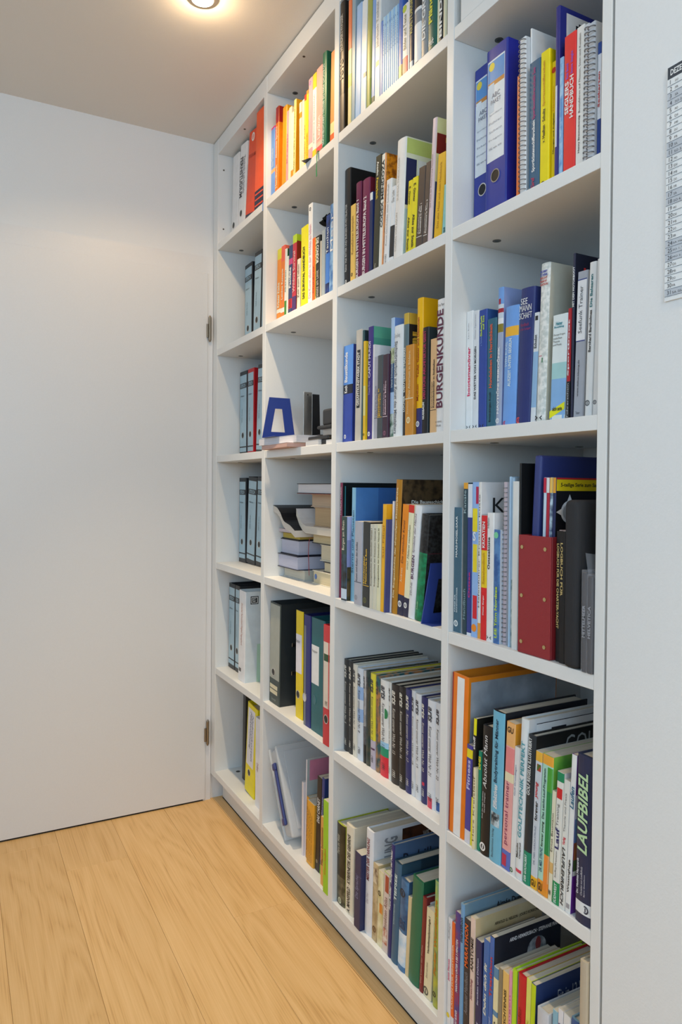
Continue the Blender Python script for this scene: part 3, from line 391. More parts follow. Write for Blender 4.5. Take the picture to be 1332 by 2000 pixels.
  (1430.1, 18.0, 28.6, 274.4, 0.24, 'h', '#e9e7e6', '#e4e2e2', [('T', 'BURGENKUNDE', '#5c1d3e', 0.185, 0.92, 'u', 'b', 0.1, 0.86), ('T', 'BECHTERMÜNZ', '#4a4a4e', 0.075, 0.09, 'h', '', 0.05, 0.8), ('T', 'VERLAG', '#4a4a4e', 0.045, 0.06, 'h', '', 0.1, 0.7), ('T', 'Otto Piper', '#3a3a40', 0.94, 0.965, 'h', '', 0.2, 0.95)], 'big white volume with huge maroon lettering', 203),
 ]),
 (3, 4, [
  (1016.0, 12.0, 11.0, 297.3, 0.7, 'm', '#7a1f45', '#10181d', [('T', 'STIERLIN TÜRKEI', '#d8c8d0', 0.72, 0.96, 'u', '', 0.22, 0.78), ('C', '#0c1519', 0, 1, 0, 0.97), ('C', '#3a8a96', 0.02, 0.03, 0.0, 0.97)], 'tall slim maroon volume with dark cover', 270),
  (1049.1, 0.0, 27.2, 211.8, 0.0, 'p', '#2f4a5a/#10181c/40', '#8f98c8', [('S', '#2a4440', 0.55, 1), ('S', '#c3d6ea', 0.02, 0.14), ('T', 'Burgen am Rhein', '#e8e4d0', 0.6, 0.95, 'u', '', 0.22, 0.78), ('C', '#b3bce0', 0, 1, 0.72, 1), ('C', '#7a76b8', 0.2, 0.7, 0.4, 0.72), ('C', '#5a4a28/#2a3018/50', 0, 1, 0, 0.4)], 'small picture book of a castle valley', 140),
  (1077.4, 12.0, 17.6, 284.6, 0.99, 'p', '#7fb4d6', '#4a80c4', [('T', 'Sterne und Planeten', '#1f4f70', 0.25, 0.8, 'u', '', 0.22, 0.78), ('ARC', '#cfe4f4'), ('C', '#3a6ab0', 0.35, 1, 0.6, 1)], 'large blue softcover with fine white arc', 188),
  (1115.9, 0.0, 38.2, 202.3, 0.72, 'p', '#a9adbb', '#e2e4e6', [('T', 'Kunst und Kultur der Antike', '#4a4c5a', 0.28, 0.75, 'u', 'b', 0.25, 0.45), ('P', '#4a4c5a', 0.05, 0.95, 0.265, 0.273), ('D', '#8a8d98', 0.3, 0.08, 0.008)], 'grey paperback with white cover', 133),
  (1158.0, 0.0, 32.4, 203.2, 0.78, 'p', '#2a2d2e', '#1c2022', [('T', 'Denkmäler', '#e0b83a', 0.27, 0.6, 'u', 'b', 0.15, 0.35), ('T', 'Meisterwerke in Rom', '#e0b83a', 0.27, 0.68, 'u', 'b', 0.42, 0.65), ('P', '#d8b040', 0.05, 0.95, 0.245, 0.253), ('D', '#6a6a3a', 0.4, 0.075, 0.009)], 'charcoal paperback with yellow lettering', 134),
  (1192.3, 0.0, 14.9, 198.9, 0.58, 'p', '#c9c9bc', '#d6d6c8', [('T', 'Kunstgeschichte der Deutschen Heimat I', '#4a4a40', 0.27, 0.95, 'u', 'b', 0.3, 0.7)], 'pale grey paperback, first of three alike', 131),
  (1208.3, 0.0, 15.1, 199.6, 0.58, 'p', '#d2d2c0', '#d6d6c8', [('T', 'Kunstgeschichte der Deutschen Heimat II', '#4a4a40', 0.27, 0.95, 'u', 'b', 0.3, 0.7)], 'pale grey paperback, second of three alike', 132),
  (1224.6, 0.0, 16.2, 200.3, 0.58, 'p', '#dcdcbc', '#e0e0b8', [('T', 'Kunstgeschichte der Deutschen Heimat III', '#4a4a40', 0.27, 0.95, 'u', 'b', 0.3, 0.7)], 'pale yellow-grey paperback, third of three alike', 132),
  (1242.0, 0.0, 13.7, 247.4, 2.01, 'p', '#f2b01c', '#eaa818', [('T', 'Stil Fibel', '#a8740c', 0.5, 0.8, 'u', '', 0.22, 0.78)], 'slim amber paperback', 163),
  (1256.9, 0.0, 5.2, 212.8, 2.01, 'p', '#4a4d80', '#4a4d80', [], 'thin slate blue booklet', 140),
  (1263.3, 12.0, 6.2, 254.7, 2.17, 'p', '#e3e0e4', '#dcdce0', [], 'thin white booklet', 168),
  (1270.7, 12.0, 22.9, 303.6, 3.34, 'h', '#b07a18', '#54432c/#2a1d10/60', [('T', 'Die Baugeschichte der ehemaligen Klosterkirche', '#e8d8a8', 0.12, 0.94, 'u', 'b', 0.3, 0.65), ('K', 'Michael Flaming', '#e8e4da', 0.62, 0.95, 0.895, 0.925, 'h', 'b'), ('K', 'Die Baugeschichte der ehemaligen Kl', '#f0ece2', 0.12, 1, 0.815, 0.85, 'h', 'b'), ('C', '#3a2c1c', 0.1, 1, 0.78, 0.785)], 'tall ochre volume with brown rock photograph cover', 225),
  (1294.9, 12.0, 23.1, 248.5, 4.62, 'p', '#f08a12', '#e8800c', [('S', '#232543', 0, 0.185), ('T', 'Die römische Kunst', '#4a2a28', 0.47, 0.86, 'u', 'i', 0.28, 0.62), ('T', 'Andreae', '#fbe0b8', 0.3, 0.43, 'u', '', 0.3, 0.6), ('D', '#e8eaf4', 0.4, 0.1, 0.009)], 'orange paperback with navy foot', 164),
  (1319.3, 12.0, 19.3, 248.4, 4.76, 'p', '#efe6c4', '#e8dfba', [('S', '#d02a1c', 0.93, 1), ('S', '#232543', 0, 0.17), ('T', 'WOLF', '#5a5240', 0.42, 0.5, 'u', '', 0.3, 0.55), ('T', 'Malerei verstehen', '#5a5240', 0.52, 0.82, 'u', 'i', 0.28, 0.62), ('D', '#e8eaf4', 0.4, 0.1, 0.008)], 'cream paperback with red head and navy foot', 164),
  (1339.8, 12.0, 24.0, 247.5, 5.74, 'h', '#e2e5ea', '#dfe3e8', [('T', 'ZEUNE', '#4a4a52', 0.2, 0.32, 'u', '', 0.25, 0.5), ('T', 'BURGEN', '#4c2050', 0.35, 0.56, 'u', 'b', 0.2, 0.6), ('T', 'Symbole der Macht', '#4c3a58', 0.58, 0.93, 'u', 'i', 0.22, 0.58)], 'white hardcover with purple lettering', 183),
  (1365.2, 12.0, 27.2, 229.9, 6.52, 'h', '#26292c/#0c0d0f/140', '#2a2d30/#0e0f11/140', [('S', '#12875a/#0c6a40/90', 0, 0.64), ('T', 'Kalender', '#9ad8a0', 0.1, 0.18, 'u', 'i', 0.3, 0.5), ('K', '10', '#3ac83a', 0.3, 0.5, 0.66, 0.74, 'h', 'b'), ('K', '2002', '#2a8a3a', 0.33, 0.47, 0.6, 0.63, 'h', ''), ('C', '#5a1c2c', 0.0, 0.5, 0.635, 0.64), ('C', '#8a8f94', 0.4, 0.9, 0.08, 0.085)], 'black speckled notebook with green lower spine', 170),
 ]),
 (3, 5, [
  (1018.1, 30.0, 23.9, 237.3, -0.5, 'h', '#2b2d2f', '#2b2d2f', [('T', 'arts', '#d6d2c8', 0.8, 0.94, 'd', 'bi', 0.22, 0.75), ('T', 'Kunst unserer Welt Nr. 5', '#d6d2c8', 0.3, 0.76, 'd', 'i', 0.32, 0.68), ('T', '1983', '#d6d2c8', 0.07, 0.14, 'd', 'i', 0.3, 0.7)], 'black art yearbook with italic lettering', 215),
  (1043.2, 30.0, 20.7, 237.5, -0.5, 'h', '#2e3032', '#2e3032', [('T', 'arts', '#d6d2c8', 0.8, 0.94, 'd', 'bi', 0.22, 0.75), ('T', 'Kunst unserer Welt Nr. 6', '#d6d2c8', 0.3, 0.76, 'd', 'i', 0.32, 0.68), ('T', '1984', '#d6d2c8', 0.07, 0.14, 'd', 'i', 0.3, 0.7)], 'second black art yearbook with italic lettering', 215),
  (1065.0, 30.0, 21.8, 234.3, -0.5, 'h', '#d6d2c6', '#d6d2c6', [('T', 'arts', '#3a3a44', 0.8, 0.94, 'd', 'bi', 0.22, 0.75), ('T', 'Kunst unserer Welt Nr. 7', '#3a3a44', 0.3, 0.76, 'd', 'i', 0.32, 0.68), ('T', '1985', '#3a3a44', 0.07, 0.14, 'd', 'i', 0.3, 0.7)], 'cream art yearbook with italic lettering', 215),
  (1088.1, 30.0, 29.0, 230.6, -0.5, 'h', '#cdd6e2', '#cdd6e2', [('S', '#8fb0de', 0.42, 0.56), ('S', '#8fb0de', 0.66, 0.8), ('T', 'arts', '#3a3a44', 0.8, 0.94, 'd', 'bi', 0.22, 0.75), ('T', 'Kunst unserer Welt Nr. 8', '#3a3a44', 0.3, 0.76, 'd', 'i', 0.32, 0.68), ('T', '1986', '#3a3a44', 0.07, 0.14, 'd', 'i', 0.3, 0.7)], 'white and pale blue art yearbook with italic lettering', 215),
  (1118.3, 30.0, 12.2, 229.4, -0.5, 'h', '#c3c0bf/#8c8c90/30', '#c3c0bf/#8c8c90/30', [('S', '#1f2226', 0, 0.2), ('S', '#2c2e3a/#6a6a70/40', 0.2, 0.4), ('T', 'arts', '#3a3a44', 0.8, 0.94, 'd', 'bi', 0.22, 0.75), ('T', 'Kunst unserer Welt Nr. 9', '#3a3a44', 0.3, 0.76, 'd', 'i', 0.32, 0.68), ('T', '1987', '#3a3a44', 0.07, 0.14, 'd', 'i', 0.3, 0.7)], 'grey speckled art yearbook with italic lettering', 215),
  (1131.7, 30.0, 20.5, 231.3, -0.5, 'h', '#4a4636/#1f3a3a/40', '#4a4636/#1f3a3a/40', [('T', 'arts', '#3a3a44', 0.8, 0.94, 'd', 'bi', 0.22, 0.75), ('T', 'Kunst unserer Welt Nr. 10', '#3a3a44', 0.3, 0.76, 'd', 'i', 0.32, 0.68), ('T', '1988', '#3a3a44', 0.07, 0.14, 'd', 'i', 0.3, 0.7)], 'dark patterned art yearbook with italic lettering', 215),
  (1153.4, 30.0, 23.9, 231.3, -0.5, 'h', '#dcd23c', '#dcd23c', [('S', '#b8b0c0', 0, 0.3), ('P', '#5a3a5a', 0.2, 0.9, 0.2, 0.22), ('T', 'arts', '#3a3a44', 0.8, 0.94, 'd', 'bi', 0.22, 0.75), ('T', 'Kunst unserer Welt Nr. 11', '#3a3a44', 0.3, 0.76, 'd', 'i', 0.32, 0.68), ('T', '1989', '#3a3a44', 0.07, 0.14, 'd', 'i', 0.3, 0.7)], 'yellow and lilac art yearbook with italic lettering', 215),
  (1178.5, 30.0, 19.5, 231.6, -0.5, 'h', '#b07a4a/#2a5a60/40', '#b07a4a/#2a5a60/40', [('T', 'arts', '#3a3a44', 0.8, 0.94, 'd', 'bi', 0.22, 0.75), ('T', 'Kunst unserer Welt Nr. 12', '#3a3a44', 0.3, 0.76, 'd', 'i', 0.32, 0.68), ('T', '1990', '#3a3a44', 0.07, 0.14, 'd', 'i', 0.3, 0.7)], 'copper and teal patterned art yearbook with italic lettering', 215),
  (1199.2, 30.0, 36.6, 228.0, -0.5, 'h', '#e0e1df', '#e0e1df', [('S', '#d8283a', 0, 0.21), ('S', '#12906a', 0.21, 0.3), ('S', '#9ac8e8', 0.3, 0.36), ('D', '#12804a', 0.7, 0.66, 0.012), ('T', 'arts', '#3a3a44', 0.8, 0.94, 'd', 'bi', 0.22, 0.75), ('T', 'Kunst unserer Welt Nr. 13', '#3a3a44', 0.3, 0.76, 'd', 'i', 0.32, 0.68), ('T', '1991', '#3a3a44', 0.07, 0.14, 'd', 'i', 0.3, 0.7)], 'white, green and red art yearbook with italic lettering', 215),
  (1237.0, 30.0, 10.8, 229.2, -0.5, 'h', '#d8d8d4', '#d8d8d4', [('T', 'arts', '#3a3a44', 0.8, 0.94, 'd', 'bi', 0.22, 0.75), ('T', 'Kunst unserer Welt Nr. 14', '#3a3a44', 0.3, 0.76, 'd', 'i', 0.32, 0.68), ('T', '1992', '#3a3a44', 0.07, 0.14, 'd', 'i', 0.3, 0.7)], 'plain off-white art yearbook with italic lettering', 215),
  (1249.0, 30.0, 31.7, 228.6, -0.5, 'h', '#2a2422', '#2a2422', [('T', 'arts', '#d6d2c8', 0.8, 0.94, 'd', 'bi', 0.22, 0.75), ('T', 'Kunst unserer Welt Nr. 15', '#d6d2c8', 0.3, 0.76, 'd', 'i', 0.32, 0.68), ('T', '1993', '#d6d2c8', 0.07, 0.14, 'd', 'i', 0.3, 0.7)], 'black with brown sheen art yearbook with italic lettering', 215),
  (1281.9, 30.0, 25.6, 231.3, -0.5, 'h', '#221f1f', '#221f1f', [('T', 'arts', '#d6d2c8', 0.8, 0.94, 'd', 'bi', 0.22, 0.75), ('T', 'Kunst unserer Welt Nr. 16', '#d6d2c8', 0.3, 0.76, 'd', 'i', 0.32, 0.68), ('T', '1994', '#d6d2c8', 0.07, 0.14, 'd', 'i', 0.3, 0.7)], 'black, thicker art yearbook with italic lettering', 215),
  (1308.8, 30.0, 23.3, 231.9, -0.5, 'h', '#2a2f66', '#2a2f66', [('T', 'arts', '#d6d2c8', 0.8, 0.94, 'd', 'bi', 0.22, 0.75), ('T', 'Kunst unserer Welt Nr. 17', '#d6d2c8', 0.3, 0.76, 'd', 'i', 0.32, 0.68), ('T', '1995', '#d6d2c8', 0.07, 0.14, 'd', 'i', 0.3, 0.7)], 'navy blue art yearbook with italic lettering', 215),
  (1333.2, 30.0, 13.8, 234.0, -0.5, 'h', '#d4d6da', '#d4d6da', [('T', 'arts', '#3a3a44', 0.8, 0.94, 'd', 'bi', 0.22, 0.75), ('T', 'Kunst unserer Welt Nr. 18', '#3a3a44', 0.3, 0.76, 'd', 'i', 0.32, 0.68), ('T', '1996', '#3a3a44', 0.07, 0.14, 'd', 'i', 0.3, 0.7)], 'pale grey art yearbook with italic lettering', 215),
  (1348.3, 30.0, 21.5, 232.0, -0.51, 'h', '#dadce0', '#dadce0', [('T', 'arts', '#3a3a44', 0.8, 0.94, 'd', 'bi', 0.22, 0.75), ('T', 'Kunst unserer Welt Nr. 19', '#3a3a44', 0.3, 0.76, 'd', 'i', 0.32, 0.68), ('T', '1997', '#3a3a44', 0.07, 0.14, 'd', 'i', 0.3, 0.7)], 'light grey art yearbook with italic lettering', 215),
  (1371.0, 30.0, 20.6, 230.3, -0.51, 'h', '#2a2c62', '#2a2c62', [('T', 'arts', '#d6d2c8', 0.8, 0.94, 'd', 'bi', 0.22, 0.75), ('T', 'Kunst unserer Welt Nr. 20', '#d6d2c8', 0.3, 0.76, 'd', 'i', 0.32, 0.68), ('T', '1998', '#d6d2c8', 0.07, 0.14, 'd', 'i', 0.3, 0.7), ('P', '#d03050', 0.3, 0.7, 0.17, 0.2)], 'second navy blue art yearbook with italic lettering', 215),
  (1392.8, 30.0, 28.7, 230.8, 0.0, 'h', '#dfe2ea', '#dfe2ea', [('P', '#d8405a', 0.15, 0.75, 0.0, 0.1), ('T', 'arts', '#3a3a44', 0.8, 0.94, 'd', 'bi', 0.22, 0.75), ('T', 'Kunst unserer Welt Nr. 21', '#3a3a44', 0.3, 0.76, 'd', 'i', 0.32, 0.68), ('T', '1999', '#3a3a44', 0.07, 0.14, 'd', 'i', 0.3, 0.7)], 'white with red tag art yearbook with italic lettering', 215),
  (1422.7, 30.0, 20.9, 232.3, -0.0, 'h', '#d6d9df', '#d6d9df', [('P', '#2a5aa0', 0.3, 0.95, 0.02, 0.1), ('T', 'arts', '#3a3a44', 0.8, 0.94, 'd', 'bi', 0.22, 0.75), ('T', 'Kunst unserer Welt Nr. 22', '#3a3a44', 0.3, 0.76, 'd', 'i', 0.32, 0.68), ('T', '2001', '#3a3a44', 0.07, 0.14, 'd', 'i', 0.3, 0.7)], 'white with blue tag art yearbook with italic lettering', 215),
 ]),
 (3, 6, [
  (1016.0, 13.0, 43.3, 209.2, 0.0, 'h', '#3c3826/#22200f/30', '#a8b02c', [('T', 'Tiere im Wald', '#d8d8c8', 0.62, 0.86, 'u', 'i', 0.2, 0.45), ('S', '#6a6650/#3a3a28/60', 0.0, 0.35), ('D', '#c8d0b8', 0.5, 0.04, 0.01)], 'dark olive photo volume with lime edges', 155),
  (1062.7, 13.0, 39.6, 224.9, 0.92, 'h', '#e4dcc8', '#e0d6c0', [('T', 'A. MANSFELD · KYBERNETIK DES GEHIRNS', '#24221e', 0.02, 0.9, 'u', 'b', 0.32, 0.7)], 'cream hardcover with black lettering and orange edge', 166),
  (1129.2, 0.0, 30.5, 186.5, 1.55, 'p', '#272c56', '#2a2f58', [('T', 'Die Sprache', '#8a90b8', 0.4, 0.7, 'u', '', 0.22, 0.78), ('S', '#5a6090', 0.7, 0.705)], 'slim navy hardback with silver lettering', 123),
  (1160.9, 13.0, 32.2, 255.1, 1.69, 'h', '#e1e3e9', '#dfe2ea', [('T', 'MEISTER DER TARNUNG', '#7a1c2a', 0.52, 0.92, 'u', 'b', 0.25, 0.65), ('T', 'Das Tier', '#b0a8b0', 0.3, 0.4, 'u', '', 0.3, 0.6), ('C', '#5a3420/#1a1210/25', 0.43, 1, 0.6, 0.97), ('K', 'RNUNG', '#8a8e98', 0.16, 0.36, 0.62, 0.92, 'u', 'b'), ('K', 'WIE TIERE', '#c8bcb0', 0.75, 1, 0.84, 0.9, 'h', 'b'), ('K', 'SICH', '#a89888', 0.85, 1, 0.77, 0.82, 'h', 'b')], 'tall white hardcover with dark red lettering', 189),
  (1194.3, 13.0, 22.8, 185.5, 1.68, 'p', '#c8b48c/#a89068/40', '#c2ac80', [('P', '#6a4a30/#e0d0b0/60', 0.1, 0.9, 0.75, 0.95), ('D', '#6a4a2c', 0.5, 0.15, 0.012)], 'tan paperback with photo spine', 122),
  (1218.3, 13.0, 22.2, 178.6, 1.68, 'p', '#e6dfbe/#d0c48a/30', '#d8c8a0', [('P', '#d8842c', 0.4, 1, 0.45, 0.58), ('D', '#4a3a20', 0.35, 0.7, 0.008)], 'cream paperback with butterfly picture', 118),
  (1241.7, 13.0, 23.1, 187.1, 2.25, 'p', '#d8c8c0', '#a8c040', [('P', '#a84a34', 0.3, 0.95, 0.76, 0.97), ('P', '#b86a50/#e8dcd0/80', 0.1, 0.9, 0.1, 0.3), ('T', 'Insekten Atlas', '#8a5a50', 0.3, 0.7, 'u', '', 0.22, 0.78), ('C', '#9cc038', 0, 1, 0, 1)], 'white paperback with brick red panels', 123),
  (1266.1, 13.0, 13.3, 266.7, 3.08, 'h', '#26286a', '#4a6488', [('T', 'Franz Robiller · Refugien der Natur', '#eceefa', 0.42, 0.95, 'u', 'bi', 0.15, 0.75), ('K', 'Robiller', '#14182a', 0.12, 0.68, 0.79, 0.91, 'h', ''), ('C', '#2a3450', 0.75, 1, 0.8, 0.95)], 'navy hardcover with steel blue cover', 197),
  (1280.6, 13.0, 26.6, 235.0, 3.68, 'h', '#35607e', '#1f3a4c', [('T', 'TIEFSEE', '#d8e8ee', 0.62, 0.88, 'u', 'b', 0.25, 0.62), ('T', 'ROMAN FORSCHER', '#a8c4d0', 0.38, 0.58, 'u', '', 0.3, 0.5), ('C', '#2f5064', 0, 0.3, 0.0, 1)], 'blue hardcover with pale lettering', 174),
  (1308.5, 13.0, 29.6, 208.8, 3.66, 'h', '#4a80b0/#2a5078/20', '#3a5a80', [('S', '#a8cce8/#e8f0f6/25', 0.06, 0.42), ('T', 'EIS', '#1f4068', 0.46, 0.56, 'h', 'b', 0.15, 0.85), ('D', '#16283c', 0.4, 0.85, 0.012)], 'blue and white glacier picture book', 155),
  (1339.4, 13.0, 12.3, 180.9, 3.63, 'p', '#d6c498', '#cebc90', [], 'slim tan paperback', 119),
  (1352.9, 13.0, 39.4, 236.1, 3.62, 'h', '#1f6a4c', '#1c5c44', [], 'large worn green hardcover', 175),
  (1394.9, 13.0, 13.3, 209.4, 3.24, 'h', '#7a2024', '#701a20', [('T', 'Das Leben der Fische', '#c8a098', 0.1, 0.5, 'u', '', 0.35, 0.7), ('C', '#e4e0e4', 0.05, 0.4, 0.9, 0.95)], 'dark red hardcover with white tag', 155),
  (1409.5, 13.0, 27.2, 192.6, 3.21, 'p', '#e2d8b2', '#dcd2aa', [('T', 'Verhaltensphysiologie I', '#1f1c16', 0.5, 0.92, 'u', 'b', 0.35, 0.65), ('T', 'Erich von Holst', '#6a6450', 0.22, 0.4, 'u', 'i', 0.3, 0.5), ('D', '#4a4a40', 0.35, 0.06, 0.012)], 'cream paperback with black lettering', 127),
  (1444.3, 13.0, 17.5, 266.2, 1.3, 'h', '#b8b83c/#8aa060/30', '#3f7a6a', [('T', 'Parker Wunderbare', '#c87818', 0.25, 0.85, 'u', 'bi', 0.2, 0.65), ('S', '#5a9a8a/#a8c060/40', 0.78, 1), ('D', '#3a3a28', 0.4, 0.1, 0.012)], 'yellow-green wildlife picture book', 197),
 ]),
 (4, 2, [
  (1504.3, 50.0, 58.0, 318.0, 0.0, 'b', '#2c3a94', '#2a2f9c', [('P', '#dfe4ee', 0.08, 0.88, 0.33, 0.93), ('P', '#5b94d0', 0.1, 0.86, 0.8, 0.92), ('P', '#c8883a', 0.1, 0.86, 0.775, 0.8), ('D', '#f0d040', 0.28, 0.89, 0.008), ('T', 'ABC', '#5a6078', 0.7, 0.728, 'h', '', 0.3, 0.68), ('T', 'PAKET', '#5a6078', 0.665, 0.69, 'h', '', 0.26, 0.72), ('T', 'Sportboot', '#9298a8', 0.6, 0.612, 'h', '', 0.18, 0.78), ('T', 'Führer', '#9298a8', 0.55, 0.562, 'h', '', 0.18, 0.78), ('T', 'Schein', '#9298a8', 0.5, 0.512, 'h', '', 0.18, 0.78), ('T', 'Fragen', '#9298a8', 0.45, 0.462, 'h', '', 0.18, 0.78), ('T', 'See', '#9298a8', 0.4, 0.412, 'h', '', 0.18, 0.78), ('H', '#101014', 0.5, 0.235), ('GLOSS',)], 'royal blue lever arch file set further back', 285),
  (1565.3, 30.0, 60.2, 318.0, 0.0, 'b', '#2c3a94', '#2a2f9c', [('P', '#dfe4ee', 0.08, 0.88, 0.33, 0.93), ('P', '#5b94d0', 0.1, 0.86, 0.8, 0.92), ('P', '#c8883a', 0.1, 0.86, 0.775, 0.8), ('D', '#f0d040', 0.28, 0.89, 0.008), ('T', 'ABC', '#5a6078', 0.7, 0.728, 'h', '', 0.3, 0.68), ('T', 'PAKET', '#5a6078', 0.665, 0.69, 'h', '', 0.26, 0.72), ('T', 'Sportboot', '#9298a8', 0.6, 0.612, 'h', '', 0.18, 0.78), ('T', 'Führer', '#9298a8', 0.55, 0.562, 'h', '', 0.18, 0.78), ('T', 'Schein', '#9298a8', 0.5, 0.512, 'h', '', 0.18, 0.78), ('T', 'Fragen', '#9298a8', 0.45, 0.462, 'h', '', 0.18, 0.78), ('T', 'See', '#9298a8', 0.4, 0.412, 'h', '', 0.18, 0.78), ('H', '#101014', 0.5, 0.235), ('GLOSS',)], 'wide royal blue lever arch file, glossy label', 285),
  (1652.6, 30.0, 7.1, 230.6, 0.0, 'm', '#f07838', '#f07838', [], 'slim orange ring-bound booklet', 210),
  (1673.2, 20.0, 15.1, 284.1, -0.83, 's', '#dcdfe2', '#d0d4d8', [], 'white wire-bound book with black coil', 199),
  (1689.6, 30.0, 3.4, 297.8, -0.83, 'm', '#eceef2', '#e6e8ee', [], 'upright white folder', 220),
  (1694.2, 20.0, 26.8, 228.2, 0.0, 'p', '#37607e', '#3a6484', [('T', 'Graf', '#b0305a', 0.04, 0.12, 'u', 'b', 0.3, 0.6), ('T', 'Sportküstenschifferschein', '#e8f0f4', 0.16, 0.55, 'u', 'b', 0.35, 0.68), ('T', 'Sportbootführerschein See', '#a02c78', 0.56, 0.95, 'u', 'b', 0.35, 0.68)], 'steel blue paperback with white and magenta lettering', 151),
  (1722.2, 20.0, 20.8, 232.1, 0.0, 'p', '#f6d500', '#f2ce00', [('T', 'v. Haaften · Schultz', '#3a3410', 0.33, 0.58, 'u', 'b', 0.3, 0.6), ('T', 'Sportseeschifferschein', '#c88a10', 0.6, 0.93, 'u', 'b', 0.3, 0.6), ('D', '#3a3410', 0.4, 0.02, 0.006)], 'bright yellow handbook with dark lettering', 153),
  (1744.1, 25.0, 11.6, 207.3, 0.0, 'p', '#f4c80c', '#f0c40a', [('T', 'Übungen und Aufgaben', '#3a3410', 0.25, 0.58, 'u', 'b', 0.3, 0.65), ('T', 'Navigation', '#d06a10', 0.6, 0.8, 'u', '', 0.3, 0.6), ('D', '#c03010', 0.4, 0.93, 0.007)], 'golden yellow paperback with red mark', 137),
  (1756.9, 20.0, 8.6, 290.6, 0.0, 'm', '#20267a', '#232a80', [('P', '#c8cee0', 0.1, 0.6, 0.2, 0.55), ('C', '#e4dfdc', 0.06, 1, 0.8, 0.97), ('C', '#1c1c20', 0.16, 0.26, 0.88, 0.92), ('C', '#1c1c20', 0.19, 0.23, 0.865, 0.935), ('C', '#1c1c20', 0.34, 0.352, 0.84, 0.93), ('K', 'Bundesamt', '#5a5a60', 0.4, 0.9, 0.905, 0.925, 'h', ''), ('K', 'für Seeschifffahrt', '#5a5a60', 0.4, 0.98, 0.875, 0.895, 'h', ''), ('K', 'Hydrographie', '#5a5a60', 0.4, 0.9, 0.845, 0.865, 'h', '')], 'tall navy folder with white label and eagle emblem', 220),
  (1766.7, 20.0, 8.2, 201.2, 0.0, 'p', '#86b4de', '#8ab8e0', [('P', '#5a90c8/#a8cce8/60', 0, 1, 0, 0.95)], 'slim light blue paperback', 133),
  (1776.1, 20.0, 25.9, 229.9, 0.0, 'p', '#e23030', '#e04040', [('T', 'SEGLERS', '#f6e8e6', 0.44, 0.67, 'u', 'b', 0.14, 0.46), ('T', 'HANDBUCH', '#f6e8e6', 0.4, 0.7, 'u', 'b', 0.54, 0.86), ('T', 'Rob Bond', '#8a50c0', 0.69, 0.8, 'u', 'b', 0.2, 0.42), ('T', 'Steve Sleight', '#8a50c0', 0.71, 0.87, 'u', 'b', 0.6, 0.84)], 'bright red handbook with large white lettering', 152),
  (1803.4, 20.0, 16.5, 230.0, 0.0, 'p', '#e6e2dc', '#dedad4', [('T', 'Henry Braunschweig', '#24242a', 0.12, 0.38, 'u', 'b', 0.35, 0.6), ('T', 'Bootsfahren auf Flüssen, Seen und Kanälen', '#3a3a40', 0.4, 0.95, 'u', '', 0.35, 0.62)], 'off-white paperback with black lettering', 152),
  (1821.1, 20.0, 8.5, 225.6, 0.0, 's', '#cfd0d4', '#d0d0d4', [], 'off-white wire-bound book with black coil', 158),
  (1833.2, 15.0, 13.4, 218.6, 0.0, 's', '#c8ccd2', '#d4d8dc', [], 'thick clear wire-bound folder', 153),
  (1847.7, 20.0, 7.0, 183.1, 0.0, 'p', '#e0e2e8', '#c8ccd4', [('S', '#23408a', 0, 0.35), ('S', '#2a4a94', 0.9, 1), ('T', 'Seekarten', '#c02c30', 0.45, 0.75, 'u', 'b', 0.22, 0.78)], 'white pilot guide with red lettering', 121),
  (1855.9, 30.0, 3.8, 153.1, 0.0, 'p', '#6a4038', '#6a4038', [], 'slim brown paperback by the end panel', 101),
 ]),
 (4, 3, [
  (1502.4, 38.0, 20.1, 238.0, 0.0, 'p', '#e8e9eb', '#e3e5e8', [('T', 'bootsmanöver', '#d8245c', 0.29, 0.7, 'u', 'b', 0.25, 0.68), ('T', 'Lars Bolle', '#8a8a90', 0.77, 0.9, 'u', '', 0.3, 0.45), ('D', '#1d2024', 0.45, 0.022, 0.006)], 'white paperback with pink-red lettering', 157),
  (1523.7, 38.0, 16.7, 234.9, 0.0, 'p', '#dfe1e4', '#d8dade', [('T', 'DAS WETTER VON MORGEN', '#24262c', 0.26, 0.7, 'u', 'b', 0.3, 0.65), ('T', 'Günter Egermann', '#9a9aa8', 0.76, 0.97, 'u', '', 0.3, 0.6), ('D', '#1d2024', 0.45, 0.022, 0.006)], 'pale grey paperback with black lettering', 155),
  (1541.6, 38.0, 23.2, 232.3, 0.0, 'p', '#2c479a', '#2f5490', [('T', 'Sicherheit', '#c8e03a', 0.78, 0.95, 'u', 'b', 0.2, 0.45), ('T', 'auf See', '#c8e03a', 0.83, 0.95, 'u', 'b', 0.5, 0.72), ('T', 'v. Schultz', '#8fb0e0', 0.7, 0.78, 'u', '', 0.25, 0.42), ('D', '#1d2024', 0.45, 0.022, 0.006)], 'dark blue paperback with lime lettering', 153),
  (1566.4, 38.0, 26.4, 210.0, 0.0, 'p', '#2f6478', '#2f6478', [('T', 'Ernst-Jürgen Koch', '#14242c', 0.06, 0.33, 'u', 'b', 0.3, 0.55), ('T', 'Hundeleben in Herrlichkeit', '#e0603a', 0.37, 0.95, 'u', 'b', 0.3, 0.62)], 'teal paperback with orange lettering', 139),
